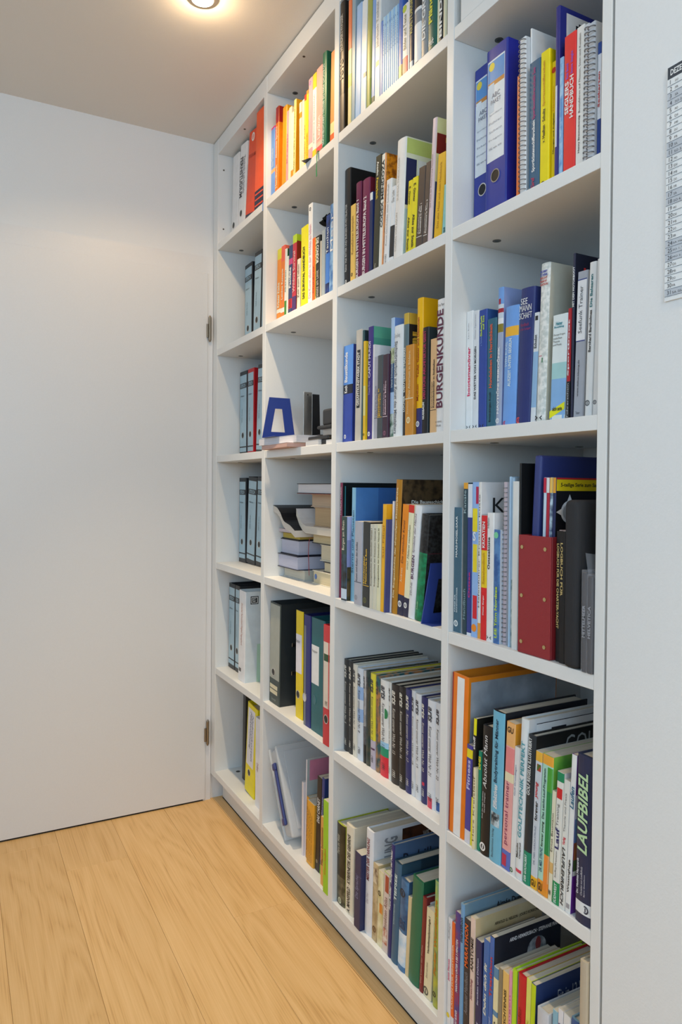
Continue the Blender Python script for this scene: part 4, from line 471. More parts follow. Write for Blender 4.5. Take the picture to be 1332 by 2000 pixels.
  (1594.3, 38.0, 14.5, 262.8, 0.79, 'h', '#6f9ad6', '#8f9fce', [('S', '#c8d2dc', 0.78, 0.88), ('S', '#a02030', 0.82, 0.85), ('S', '#e6e6ea', 0.74, 0.78), ('P', '#a02030', 0.2, 0.6, 0.88, 0.92), ('S', '#8a7a20', 0.68, 0.74), ('S', '#9fa8c0', 0.0, 0.68), ('T', 'NAVTIČNI PRIROČNIK', '#eef0f6', 0.1, 0.58, 'u', 'b', 0.15, 0.65), ('D', '#eef0f4', 0.4, 0.05, 0.009)], 'photo spine of a lighthouse, blue-violet cover', 194),
  (1612.2, 38.0, 35.7, 220.8, 1.85, 'h', '#6f9fe0', '#7fa8e6', [('S', '#f2b034', 0.75, 0.83), ('T', 'SVEN RUDEL', '#cfe0f4', 0.5, 0.71, 'u', '', 0.15, 0.32), ('T', 'AUSZEIT UNTER SEGELN', '#d8e6f6', 0.33, 0.73, 'u', 'b', 0.42, 0.64), ('D', '#c83a58', 0.25, 0.025, 0.005)], 'sky blue hardcover with orange-yellow band', 163),
  (1649.4, 38.0, 35.7, 244.5, 2.53, 'h', '#25306c', '#2b3878', [('T', 'SEE', '#e8ecf4', 0.88, 0.925, 'h', '', 0.12, 0.6), ('T', 'MANN', '#e8ecf4', 0.83, 0.875, 'h', '', 0.05, 0.9), ('T', 'SCHAFT', '#e8ecf4', 0.775, 0.82, 'h', '', 0.05, 0.95), ('T', 'Handbuch', '#a0305a', 0.72, 0.745, 'h', '', 0.15, 0.75), ('T', 'für den Yachtsport', '#a0305a', 0.685, 0.71, 'h', '', 0.1, 0.9), ('D', '#d8484a', 0.25, 0.03, 0.007)], 'navy hardcover with white three-line title', 181),
  (1687.1, 38.0, 11.5, 196.0, 2.4, 'p', '#d8dde2', '#dfe4ea', [('S', '#8fb4d8', 0.15, 0.65), ('T', 'Echolot', '#3a4048', 0.68, 0.8, 'u', 'b', 0.22, 0.78), ('P', '#2a2c30', 0.2, 0.8, 0.93, 0.97)], 'white and pale blue paperback', 129),
  (1702.0, 38.0, 21.1, 276.9, 1.91, 'h', '#e6e6e2/#c6ccc8/120', '#c9c8ba', [('T', 'BOBBY', '#2c3aa0', 0.94, 0.955, 'h', 'b', 0.05, 0.85), ('T', 'SCHENK', '#2c3aa0', 0.92, 0.935, 'h', 'b', 0.05, 0.85), ('T', 'NICHT', '#b02a2c', 0.9, 0.915, 'h', 'b', 0.05, 0.85), ('T', 'NAVI', '#b02a2c', 0.88, 0.895, 'h', 'b', 0.05, 0.75), ('T', 'GATION', '#b02a2c', 0.86, 0.875, 'h', 'b', 0.05, 0.9), ('P', '#c06a7a', 0.1, 0.5, 0.42, 0.425), ('P', '#2a7a4a', 0.5, 0.6, 0.38, 0.41), ('D', '#1d2024', 0.35, 0.03, 0.008)], 'tall white nautical chart volume with grey-beige cover', 205),
  (1734.3, 38.0, 34.0, 180.9, 1.68, 'p', '#dfe8ea', '#e0e2dc', [('S', '#86b2e0', 0.02, 0.4), ('S', '#a4cfd0', 0.4, 0.55), ('P', '#dfe8ea', 0.0, 1, 0.0, 0.06), ('T', 'Heiner', '#2a8a9c', 0.9, 0.935, 'h', 'b', 0.25, 0.7), ('T', 'Boesking', '#2a8a9c', 0.87, 0.895, 'h', 'b', 0.15, 0.8), ('T', 'Übungs-Fragen', '#4a5258', 0.8, 0.825, 'h', '', 0.1, 0.9), ('T', 'zwischen', '#4a5258', 0.77, 0.79, 'h', '', 0.1, 0.7), ('T', 'Theorie', '#4a5258', 0.74, 0.76, 'h', '', 0.1, 0.55), ('T', 'und Praxis.', '#4a5258', 0.71, 0.73, 'h', '', 0.1, 0.7), ('DIAG', '#efe51a', 0.03, 0.18), ('T', 'aktiv serie', '#3a3a20', 0.1, 0.14, 'h', 'b', 0.2, 0.85)], 'white test booklet with blue sea picture', 119),
  (1771.7, 38.0, 7.5, 186.6, 1.0, 'p', '#b3202c', '#1a1c20', [('S', '#1e2126', 0, 0.35), ('T', 'Sportboot', '#e4e6e8', 0.4, 0.9, 'u', 'b', 0.22, 0.78), ('T', 'Führerschein', '#c8ccd0', 0.03, 0.33, 'u', '', 0.25, 0.75)], 'slim red and black booklet', 123),
  (1782.2, 38.0, 5.3, 275.4, 0.45, 'p', '#2a2f48', '#1c2138', [('T', 'MIT DEM MOTORBOOT', '#eaeaec', 0.68, 0.92, 'u', 'b', 0.1, 0.9), ('K', 'U', '#d8342c', 0.1, 0.21, 0.84, 0.92, 'h', 'b'), ('K', 'A', '#a8282c', 0.27, 0.36, 0.86, 0.92, 'h', 'b')], 'tall dark navy paperback with red cover letters', 182),
  (1795.5, 30.0, 21.1, 238.2, 1.7, 'p', '#a4a8b2', '#b2b6bc', [('P', '#e6e6ea', 0.05, 0.95, 0.53, 0.94), ('P', '#2a3a80', 0.05, 0.95, 0.525, 0.532), ('P', '#2a3a80', 0.05, 0.95, 0.94, 0.947), ('T', 'Seefunk Trainer', '#4a4c52', 0.58, 0.9, 'u', '', 0.25, 0.62), ('T', 'www.delius-klasing.de', '#4a4c52', 0.15, 0.4, 'u', 'b', 0.35, 0.52), ('T', 'Trainer', '#4a4c52', 0.03, 0.05, 'h', '', 0.3, 0.7)], 'grey paperback with white title panel', 157),
  (1817.8, 40.0, 8.5, 240.1, 2.31, 's', '#c9c9c4', '#c9c9c4', [], 'thin white wire-bound guide', 168),
  (1830.2, 20.0, 14.1, 243.0, 1.67, 'h', '#dfe0e0', '#dcdcdc', [('T', 'Bernhard Bartholmes', '#26282c', 0.42, 0.69, 'u', 'b', 0.3, 0.65), ('T', 'Die Balearen', '#12707a', 0.71, 0.92, 'u', 'b', 0.3, 0.65), ('D', '#5a5c60', 0.4, 0.09, 0.007)], 'white hardcover with black and teal lettering', 180),
  (1845.9, 20.0, 10.3, 245.0, 1.57, 'p', '#d8d8d8', '#d4d4d4', [('D', '#5a5c60', 0.4, 0.09, 0.006)], 'white paperback against the end panel', 162),
 ]),
 (4, 4, [
  (1502.4, 12.0, 23.5, 247.4, 0.0, 'p', '#3f6478', '#d8dcdf', [('T', 'MAAS-MOSEL-SAAR', '#e4ecf0', 0.6, 0.93, 'u', 'b', 0.3, 0.55), ('T', 'FÜHRER FÜR', '#cfdce2', 0.16, 0.3, 'u', 'b', 0.15, 0.35), ('T', 'BINNENGEWÄSSER', '#cfdce2', 0.16, 0.36, 'u', 'b', 0.42, 0.6), ('D', '#e4ecf0', 0.4, 0.07, 0.008)], 'steel blue paperback with white lettering', 163),
  (1531.8, 12.0, 12.2, 296.1, 0.0, 'p', '#24404c', '#2a4450', [('S', '#e0a02c', 0.96, 1), ('T', 'Kanäle', '#a8c0c8', 0.8, 0.95, 'u', '', 0.22, 0.78), ('T', 'Handbuch', '#8aa8b0', 0.1, 0.3, 'u', '', 0.22, 0.78)], 'dark teal paperback with orange head', 195),
  (1545.3, 12.0, 12.9, 293.5, 0.0, 'p', '#d6dde6', '#2a3a78', [('S', '#2b3a86', 0.02, 0.78), ('T', 'Ostsee', '#d0307a', 0.25, 0.42, 'u', 'b', 0.4, 0.8)], 'white and navy paperback with magenta print', 194),
  (1559.3, 12.0, 17.9, 297.4, 0.0, 'p', '#8fb4e8', '#c8d4ea', [('P', '#f0d820', 0.1, 0.9, 0.68, 0.83), ('P', '#e8d224', 0.2, 1, 0.42, 0.6), ('P', '#d02030', 0.25, 0.95, 0.12, 0.27), ('D', '#f08a20', 0.5, 0.06, 0.012), ('T', 'S', '#e6eefa', 0.62, 0.68, 'h', 'b', 0.2, 0.7), ('P', '#b01c4a', 0.65, 1, 0.86, 0.97)], 'light blue paperback with bright coloured blocks', 196),
  (1578.4, 12.0, 7.6, 297.3, 0.0, 'p', '#e3e1de', '#dfdfe2', [('S', '#e09a3a', 0.0, 0.1), ('T', 'Hafenführer Kroatien Küste', '#4a4a4e', 0.2, 0.92, 'u', '', 0.2, 0.7), ('K', 'Kü', '#1e2024', 0.14, 0.42, 0.8, 0.9, 'h', ''), ('C', '#b8bac0', 0.0, 1, 0.78, 0.795)], 'white pilot guide with large black cover letters', 196),
  (1587.2, 12.0, 15.7, 234.5, 0.0, 'p', '#d81e24', '#e8e8ea', [('S', '#f2c71a', 0.42, 0.72), ('T', 'KROATIEN', '#f4ecec', 0.74, 0.95, 'u', 'b', 0.25, 0.75), ('T', 'Reisehandbuch', '#c89810', 0.45, 0.7, 'u', 'b', 0.3, 0.7), ('T', 'Dieter Berger', '#f0d8d8', 0.2, 0.36, 'u', 'b', 0.4, 0.7)], 'red and yellow guidebook with white lettering', 155),
  (1604.1, 12.0, 18.4, 240.1, 0.0, 'p', '#e6e6e6', '#e0e0e2', [('T', 'Ostseeküste', '#26262a', 0.56, 0.81, 'u', 'b', 0.15, 0.5), ('T', 'Häfen', '#4a4a4e', 0.88, 0.96, 'u', '', 0.1, 0.35), ('D', '#1d2024', 0.45, 0.022, 0.006)], 'white paperback with black lettering', 158),
  (1623.7, 12.0, 15.7, 209.9, -0.0, 'p', '#2f5a98/#5a8ac0/50', '#c8d0da', [('T', 'LEE Törn Nordsee', '#bcd83a', 0.05, 0.5, 'u', 'b', 0.25, 0.7), ('D', '#7ad0a0', 0.4, 0.95, 0.006)], 'blue sea-photo paperback with lime print', 139),
  (1640.6, 20.0, 8.5, 297.3, 0.0, 's', '#c8b8c0', '#d8d2d6', [], 'red and white wire-bound book', 208),
  (1650.3, 30.0, 9.3, 305.6, 0.0, 'm', '#cfd6de', '#d4dae0', [], 'grey transparent document sleeve', 220),
  (1660.8, 15.0, 5.1, 306.9, -0.0, 'm', '#a8c8e6', '#b4d0ea', [], 'pale blue card folder', 220),
  (1667.1, 15.0, 7.2, 305.2, 0.0, 'm', '#9cbcd8', '#a8b8c4', [('S', '#6a8890/#c0d0d4/60', 0, 0.4)], 'blue-grey card folder', 220),
  (1675.4, 10.0, 15.4, 298.3, 0.0, 'm', '#d9dad8', '#e0e0de', [], 'off-white stapled papers in a sleeve', 220),
  (1692.1, 10.0, 4.8, 330.0, 0.0, 'm', '#17191b', '#141517', [], 'tall black document folder', 235),
 ]),
 (4, 5, [
  (1502.4, 5.0, 50.0, 318.0, 1.84, 'b', '#ea7a14', '#d8801c', [('P', '#9c1420', 0, 0.09, 0, 1), ('P', '#eceef2', 0.34, 0.78, 0.0, 0.985), ('C', '#a9b0ba/#8a929c/12', 0.02, 1, 0.2, 0.97), ('K', 'Kursunterlagen Training Gesundheit', '#5a626c', 0.05, 0.6, 0.56, 0.575, 'h', ''), ('K', 'Kursunterlagen Training Gesundheit', '#5a626c', 0.05, 0.57, 0.5, 0.515, 'h', ''), ('K', 'Kursunterlagen Training Gesundheit', '#5a626c', 0.05, 0.54, 0.44, 0.455, 'h', ''), ('K', 'Kursunterlagen Training Gesundheit', '#5a626c', 0.05, 0.51, 0.38, 0.395, 'h', '')], 'tall orange slipcase binder with white spine panel', 230),
  (1553.7, 5.0, 16.8, 190.2, 1.85, 'p', '#4a429a', '#3f3888', [('S', '#f0d820', 0.87, 0.96), ('T', 'Fitness', '#c8c4e8', 0.55, 0.85, 'u', 'b', 0.22, 0.78), ('S', '#d8d6e0', 0.0, 0.13)], 'violet-blue paperback with yellow label', 126),
  (1571.7, 5.0, 7.8, 246.3, 1.97, 'p', '#1c1c1a', '#22221f', [('S', '#e8e018', 0.87, 1), ('T', 'stoff', '#f0f0f0', 0.76, 0.86, 'u', 'b', 0.1, 0.9), ('S', '#e6dc1c', 0.0, 0.38)], 'black paperback with yellow head', 163),
  (1583.2, 0.0, 7.7, 154.6, 1.06, 'p', '#e6dcb6', '#e0d6b0', [('T', 'Herz Kreislauf', '#6a5a3a', 0.1, 0.9, 'u', '', 0.22, 0.78)], 'thin cream booklet', 102),
  (1592.1, 5.0, 8.1, 188.9, 1.06, 'p', '#158a6c', '#168468', [('T', 'DIMES', '#f0dc28', 0.82, 0.95, 'u', 'b', 0.1, 0.9)], 'slim green paperback with yellow lettering', 125),
  (1601.4, 5.0, 24.6, 242.4, 1.44, 'h', '#19181a', '#141315', [('T', 'Absolut Mann', '#eceaea', 0.52, 0.93, 'u', 'i', 0.3, 0.7), ('T', 'Prof. Dr. Ingo Froböse', '#c8c6c6', 0.28, 0.49, 'u', 'b', 0.25, 0.4), ('T', 'Gerald Wagner', '#c8c6c6', 0.33, 0.49, 'u', 'b', 0.48, 0.62), ('D', '#eceaea', 0.4, 0.06, 0.01)], 'black hardcover with white lettering', 179),
  (1627.2, 5.0, 32.1, 278.1, 1.59, 'h', '#6fb4d0', '#1e222c', [('T', 'Effektives', '#eef6fa', 0.36, 0.52, 'u', 'bi', 0.35, 0.68), ('T', 'Bodytraining für Männer', '#16364e', 0.53, 0.95, 'u', 'b', 0.35, 0.68), ('P', '#24343e/#c8d8e0/90', 0.15, 0.85, 0.24, 0.33), ('T', 'Bechtermünz Verlag', '#16364e', 0.03, 0.22, 'u', '', 0.3, 0.5), ('K', 'Karsten Rohwetter u.a.', '#d8dce4', 0.7, 0.98, 0.89, 0.925, 'h', 'b')], 'light blue hardcover with white and navy lettering', 206),
  (1660.5, 5.0, 22.4, 267.1, 2.5, 'p', '#f0a8a4', '#f0a030', [('S', '#f2b070', 0.84, 1), ('T', 'GU', '#3a2a1c', 0.93, 0.97, 'h', 'b', 0.15, 0.85), ('S', '#f08a8a', 0.66, 0.83), ('S', '#e8dcb8', 0.6, 0.66), ('T', 'personal trainer', '#8a1c5a', 0.17, 0.6, 'u', '', 0.2, 0.72), ('S', '#5a70c0', 0, 0.13), ('P', '#c03050', 0.1, 0.6, 0.02, 0.1)], 'pink paperback with orange head', 176),
  (1684.2, 5.0, 12.7, 229.0, 2.49, 'p', '#e2e2e2', '#e8e8e8', [('T', 'Golf Grundlagen', '#2c4a8a', 0.62, 0.86, 'u', '', 0.25, 0.6), ('D', '#2a6a3a', 0.3, 0.03, 0.006)], 'slim white paperback with blue lettering', 151),
  (1698.1, 5.0, 17.5, 284.5, 2.49, 'h', '#dde3e6', '#d6dadd', [('T', 'GOLFTECHNIK PERFEKT', '#4a9aa8', 0.26, 0.86, 'u', 'b', 0.25, 0.75), ('T', 'Malcolm', '#1e2226', 0.13, 0.22, 'u', 'b', 0.15, 0.4), ('T', 'Campbell', '#1e2226', 0.13, 0.23, 'u', 'b', 0.55, 0.8), ('P', '#d0405a', 0.1, 0.9, 0.04, 0.06), ('C', '#e8ebee', 0.08, 1, 0.8, 0.97), ('C', '#2c2c32', 0.25, 0.42, 0.86, 0.93), ('C', '#b05a70', 0.45, 0.55, 0.86, 0.91), ('C', '#2c2c32', 0.7, 0.95, 0.9, 0.91), ('C', '#2c2c32', 0.08, 1, 0.965, 0.97)], 'white hardcover with teal lettering and sketched cover', 211),
  (1716.8, 5.0, 17.7, 261.3, 2.48, 'h', '#1f2b34', '#101214', [('T', 'GOLF REGELN ILLUSTRIERT', '#d8dcdc', 0.6, 0.985, 'u', 'b', 0.2, 0.62), ('S', '#0f8a6a', 0, 0.22), ('T', 'DER GOLFALBERT', '#d0ece2', 0.02, 0.2, 'u', 'b', 0.3, 0.6), ('K', 'GOLF', '#9aa0a2', 0.36, 0.8, 0.85, 0.97, 'h', '')], 'black hardcover with silver cover lettering', 193),
  (1735.8, 5.0, 15.1, 238.7, 2.46, 'p', '#c9d2dc', '#d8dcd8', [('S', '#f2b440', 0.93, 1), ('P', '#c02a2c/#3a6a2a/80', 0.3, 0.9, 0.86, 0.91), ('T', 'young', '#c8202c', 0.66, 0.78, 'u', 'bi', 0.25, 0.7), ('T', 'forever', '#26282c', 0.5, 0.64, 'u', 'b', 0.25, 0.7), ('T', 'DR. MED. ULRICH STRUNZ', '#5a6a8a', 0.18, 0.46, 'u', '', 0.35, 0.6), ('S', '#f4b02c', 0, 0.09), ('T', 'GU', '#3a2a14', 0.02, 0.07, 'h', 'b', 0.15, 0.85)], 'pale grey-blue paperback with yellow head and foot', 158),
  (1752.1, 5.0, 24.3, 239.0, 2.45, 'p', '#a9d8c8', '#4a9a3a/#8ac850/14', [('S', '#f2a63c', 0.93, 1), ('T', 'DR. MED. STRUNZ', '#2a5a78', 0.16, 0.33, 'u', 'b', 0.15, 0.4), ('T', 'forever young', '#1e3a2e', 0.34, 0.52, 'u', 'b', 0.2, 0.45), ('T', 'Das Leicht-Lauf-Programm', '#1f4a4e', 0.54, 0.9, 'u', 'b', 0.2, 0.45), ('S', '#f2952c', 0, 0.1), ('T', 'GU', '#3a2a14', 0.02, 0.08, 'h', 'b', 0.1, 0.5), ('P', '#e88a3a', 0.55, 1, 0.05, 0.3), ('P', '#1e8a4a', 0.55, 1, 0.3, 0.75), ('P', '#48a03a', 0.55, 1, 0.75, 0.92)], 'aqua green paperback with leafy green cover', 158),
  (1777.6, 5.0, 7.7, 185.1, 2.44, 'p', '#e0dcc4', '#dcd6bc', [('T', 'Ernst Baumann', '#4a4a3a', 0.45, 0.8, 'u', '', 0.22, 0.78), ('S', '#d8b070', 0.25, 0.35), ('T', '••', '#2a2a2a', 0.05, 0.1, 'h', '', 0.22, 0.78)], 'narrow cream booklet', 122),
  (1786.5, 5.0, 14.4, 221.0, 2.44, 'p', '#e2e2dc', '#e2dfda', [('S', '#0f8a5c', 0.93, 1), ('P', '#d0242c', 0.1, 0.9, 0.8, 0.88), ('T', 'Lauf', '#232a68', 0.42, 0.58, 'u', 'b', 0.15, 0.75), ('T', 'Training', '#5a5a60', 0.59, 0.76, 'u', '', 0.2, 0.65), ('T', 'Steffny/Pramann', '#3a3a40', 0.2, 0.4, 'u', '', 0.3, 0.6), ('S', '#129058', 0, 0.17), ('T', 'SÜDWEST', '#d8f0e4', 0.01, 0.16, 'u', 'b', 0.25, 0.7)], 'white paperback with green head and foot', 146),
  (1802.1, 5.0, 12.7, 212.9, 2.43, 'p', '#dedfda', '#dcdcd6', [('T', 'LAUFLEHRBUCH', '#26282c', 0.03, 0.48, 'd', 'bi', 0.25, 0.75), ('T', 'Verlag', '#d02c4a', 0.5, 0.56, 'u', 'b', 0.22, 0.78), ('T', 'Theorie und Praxis', '#6a6a6e', 0.6, 0.9, 'u', '', 0.3, 0.6)], 'white paperback with heavy black lettering', 140),
  (1816.0, 5.0, 10.2, 259.8, 2.43, 'p', '#e2e4e4', '#6a2a90', [('T', 'Laufen', '#2a6a8a', 0.66, 0.8, 'u', 'bi', 0.1, 0.9), ('T', 'Wessinghage', '#26282c', 0.13, 0.34, 'u', 'b', 0.3, 0.8), ('P', '#9a9aa0', 0.2, 0.9, 0.03, 0.06), ('C', '#6a2a8a', 0, 1, 0.75, 1), ('C', '#d8dce8', 0, 1, 0.6, 0.75), ('C', '#5a80b8/#8aa8d0/14', 0, 1, 0.45, 0.6), ('C', '#b06a48/#8a5030/20', 0, 1, 0.32, 0.45), ('C', '#3f5a34/#6a7a50/30', 0, 1, 0.27, 0.34), ('C', '#e0e2e0', 0, 1, 0.24, 0.27)], 'white paperback with purple photo cover', 171),
  (1837.1, 5.0, 32.8, 265.9, 0.36, 'h', '#232c4c', '#2a3452', [('T', 'LAUFBIBEL', '#b8d8a8', 0.42, 0.9, 'u', 'bi', 0.18, 0.78), ('T', 'Dr. Matthias Marquardt', '#d8dce6', 0.17, 0.38, 'u', 'b', 0.15, 0.3), ('T', 'Christian von Loeffelholz', '#c8ccd8', 0.17, 0.34, 'u', '', 0.4, 0.52), ('T', 'Björn Gustafsson', '#c8ccd8', 0.17, 0.3, 'u', '', 0.6, 0.7), ('S', '#dfe2e6', 0.06, 0.13), ('D', '#2a3048', 0.7, 0.095, 0.008)], 'thick navy hardcover with huge silver-green lettering', 197),
 ]),
 (4, 6, [
  (1502.4, 6.0, 11.5, 219.4, 0.62, 'p', '#e6e6e8', '#e2e2e6', [('T', 'Jetzt Fitness', '#d02a6a', 0.42, 0.62, 'u', 'b', 0.22, 0.78), ('T', 'Auflage', '#9a9aa0', 0.8, 0.95, 'u', '', 0.22, 0.78), ('D', '#f0d030', 0.4, 0.1, 0.008)], 'slim white paperback with pink lettering', 145),
  (1515.1, 6.0, 9.2, 215.6, 0.62, 'p', '#ec6a2a', '#e86424', [('S', '#d8dce4', 0, 0.12), ('T', 'LAUFEN FÜR EINSTEIGER', '#f8d8b8', 0.2, 0.8, 'u', 'b', 0.25, 0.75)], 'slim orange paperback with white foot', 142),
  (1525.4, 6.0, 15.4, 243.0, 0.62, 'p', '#4a3c86/#a02c4a/30', '#6a3a7a', [('T', 'MARATHON UNTER 4 BIS 3 MINUTEN', '#e4e2f0', 0.35, 0.78, 'u', 'b', 0.3, 0.7), ('T', 'ROBERT BURNER', '#d8d6e8', 0.04, 0.2, 'u', 'b', 0.3, 0.7)], 'purple-blue paperback with white lettering', 160),
  (1542.1, 6.0, 11.0, 267.9, 0.62, 'h', '#6fa0cc', '#7a9ab0', [('T', 'marathon', '#14202c', 0.72, 0.9, 'u', 'b', 0.05, 0.8), ('T', 'cool', '#14202c', 0.0, 0.1, 'u', 'b', 0.1, 0.8), ('K', 'Aimée Duncan Editor', '#1c2a34', 0.4, 1, 0.9, 0.95, 'h', 'b')], 'light blue hardcover with pale steel cover', 198),
  (1554.2, 6.0, 17.4, 245.5, 0.62, 'p', '#2f2c34', '#3a3a40', [('T', 'MARATHON', '#f0682c', 0.62, 0.96, 'u', 'b', 0.15, 0.75), ('T', 'Ausdauer Handbuch', '#8a8a90', 0.25, 0.58, 'u', '', 0.22, 0.78), ('T', 'Kurt Back', '#c8c8c8', 0.03, 0.14, 'u', '', 0.22, 0.78)], 'dark grey paperback with orange lettering', 162),
  (1572.8, 6.0, 13.0, 257.3, 0.62, 'p', '#e0c8bc', '#d8c090/#e4d4b0/8', [('T', 'ANATOMIE', '#26221e', 0.6, 0.85, 'u', 'b', 0.2, 0.8), ('T', 'Stretching', '#8a4a5a', 0.38, 0.54, 'u', 'bi', 0.2, 0.75), ('K', 'ARNOLD G. NELSON · JOUKO KOKKONEN', '#4a3a24', 0.28, 0.98, 0.9, 0.93, 'h', 'b'), ('K', 'S', '#4a2a6a', 0.08, 0.2, 0.78, 0.86, 'h', '')], 'cream paperback with dark lettering and sandy cover', 170),
  (1590.8, 6.0, 17.3, 223.4, 0.0, 'p', '#23285a', '#2a2f60', [('T', 'Strecken und Dehnen', '#b8bcd8', 0.45, 0.85, 'u', 'b', 0.35, 0.6), ('T', 'SPORTLICHE STÄRKEN', '#d8dcec', 0.02, 0.3, 'u', 'bi', 0.25, 0.6)], 'navy paperback with silver lettering', 147),
  (1609.3, 6.0, 16.1, 236.7, 1.34, 'p', '#3f6cb0', '#3a66a8', [('T', 'Dehn dich fit', '#e8f0d8', 0.4, 0.82, 'u', 'bi', 0.25, 0.7)], 'mid-blue paperback with pale yellow lettering', 156),
  (1626.6, 6.0, 10.9, 252.3, 1.34, 'p', '#4068b0', '#1a1d2a/#2c3448/8', [('T', 'Triathlon', '#c8343c', 0.55, 0.85, 'u', 'b', 0.2, 0.8), ('T', 'Training Wettkampf', '#b8cce8', 0.05, 0.4, 'u', '', 0.25, 0.7), ('K', 'ARND HEMMERSBACH · STEPHANIE FRANKE', '#e4e4e8', 0.22, 1, 0.93, 0.96, 'h', 'b'), ('HELM',)], 'blue paperback with red lettering and dark photo cover', 167),
  (1638.7, 6.0, 12.9, 202.1, 1.34, 'p', '#e6dcb0', '#c8c8c0', [('S', '#5a8ab0', 0.9, 1), ('S', '#5a8ab0', 0.55, 0.6), ('T', 'Squash', '#3a3a3a', 0.2, 0.5, 'u', 'b', 0.22, 0.78)], 'cream and blue striped booklet', 133),
  (1652.8, 6.0, 9.4, 207.9, 1.33, 'p', '#8a8068', '#b0a890', [], 'grey-brown paperback', 137),
  (1664.2, 6.0, 15.7, 208.7, 1.13, 'p', '#f0c070', '#e8c888', [('T', 'TISCHTENNIS', '#3a2a18', 0.5, 0.85, 'u', 'b', 0.3, 0.7), ('T', 'Ernst Dreistigl', '#4a3a20', 0.05, 0.4, 'u', 'bi', 0.3, 0.7)], 'apricot paperback with black lettering', 138),
  (1681.1, 6.0, 7.4, 219.5, 1.13, 'p', '#e49ab8', '#e0a0bc', [('T', 'Yoga Übungen', '#a03a6a', 0.1, 0.8, 'u', '', 0.22, 0.78)], 'slim pink paperback', 145),
  (1689.6, 6.0, 11.1, 227.4, 1.13, 'h', '#b4dc2c', '#a8d028', [('T', 'Fit', '#7aa010', 0.2, 0.4, 'u', '', 0.22, 0.78), ('D', '#2a4a14', 0.6, 0.2, 0.006)], 'lime green hardcover', 168),
  (1701.9, 6.0, 19.2, 229.6, 1.72, 'h', '#c81f28', '#b81a24', [('P', '#5a7ab8', 0, 0.12, 0, 1), ('T', 'Training für Läufer', '#8a1018', 0.2, 0.75, 'u', '', 0.22, 0.78)], 'red hardcover with pale blue edge', 170),
  (1722.3, 6.0, 10.9, 232.0, 1.72, 'p', '#e0e070', '#dce068', [('T', 'Leichtathletik', '#b8b030', 0.1, 0.7, 'u', 'b', 0.22, 0.78)], 'pale lime paperback', 153),
  (1734.4, 6.0, 9.7, 230.8, 1.72, 'p', '#c4d81c', '#2c3f70', [('K', 'Fit in 12 Wochen', '#cfd4dc', 0.34, 1, 0.8, 0.9, 'h', '')], 'lime spined book with dark blue lettered cover', 152),
  (1758.6, -0.0, 25.4, 205.6, 0.88, 'h', '#c9cbd2', '#c3c6cc', [('T', 'AV', '#2a2c34', 0.3, 0.6, 'u', 'b', 0.1, 0.4)], 'low light grey hardcover with dark mark', 152),
  (1785.2, 6.0, 10.9, 218.0, 1.59, 'p', '#8ab8cc', '#b0c8d0', [], 'slim light blue book', 144),
  (1797.3, 6.0, 10.1, 226.9, 1.59, 'p', '#4a3f78', '#d8d8dc', [('S', '#e0e0e6', 0.3, 1), ('T', 'Mental', '#5a3a80', 0.5, 0.9, 'u', 'b', 0.22, 0.78)], 'purple and white paperback', 150),
  (1808.6, 6.0, 15.1, 227.1, 1.59, 'p', '#e2e2e2', '#dcdcda', [('T', 'Seite 2', '#26282c', 0.4, 0.85, 'u', 'b', 0.22, 0.78)], 'white paperback with dark lettering', 150),
  (1824.9, 6.0, 17.0, 232.2, 1.72, 'h', '#2f5a94', '#7aa0b8', [], 'blue hardcover with pale side', 172),
  (1857.7, -4.0, 13.9, 343.6, 0.0, 'h', '#b8ac98', '#c2b49c', [('S', '#3a3c44', 0.0, 0.28)], 'beige slipcase with dark foot by end panel', 250),
 ]),
]
_T = {}
def want(s, st): _T.setdefault((s, st.replace('h', '')), None)
for _c in DATA:
    for _b in _c[2]:
        for e in _b[8]:
            if e[0] == 'T': want(e[1], e[6])
            if e[0] == 'K': want(e[1], e[8])
            if e[0] == 'ST': want(e[1], e[2])
MORE = ['DEZEMBER', '5-teilige Serie zum Sammeln', 'LOGBUCH FÜR DIE CHARTER-YACHT', 'LOGBUCH FÜR', 'MITTELMEER', 'HELVETICA']
for s in MORE: want(s, 'b')
DAYS = ['DO', 'FR', 'SA', 'SO', 'MO', 'DI', 'MI']
HOL = {4: '2. Advent', 11: '3. Advent', 18: '4. Advent', 24: 'Heiligabend', 25: '1. Weihnachtstag', 26: '2. Weihnachtstag', 31: 'Silvester'}
for i in range(31):
    want(str(i + 1), ''); want(DAYS[i % 7] + (' ' + HOL[i + 1] if i + 1 in HOL else ''), '')
def set_type():
    objs = []
    for (s, st) in _T:
        cu = bpy.data.curves.new('type', 'FONT'); cu.body = s; cu.size = 1.0; cu.resolution_u = 2
        if 'b' in st: cu.offset = .026
        if 'i' in st: cu.shear = .25
        o = bpy.data.objects.new('type', cu); COL.objects.link(o); objs.append(((s, st), o))
    dg = bpy.context.evaluated_depsgraph_get()
    for k, o in objs:
        me = o.evaluated_get(dg).to_mesh()
        v = [tuple(p.co) for p in me.vertices]; f = [tuple(p.vertices) for p in me.polygons]
        if v:
            x0 = min(p[0] for p in v); x1 = max(p[0] for p in v); y0 = min(p[1] for p in v); y1 = max(p[1] for p in v)
            v = [((p[0] - x0) / max(1e-6, x1 - x0), (p[1] - y0) / max(1e-6, y1 - y0)) for p in v]
            _T[k] = (v, f, (x1 - x0) / max(1e-6, y1 - y0))
        o.evaluated_get(dg).to_mesh_clear()
    for k, o in objs:
        cu = o.data; bpy.data.objects.remove(o); bpy.data.curves.remove(cu)
set_type()
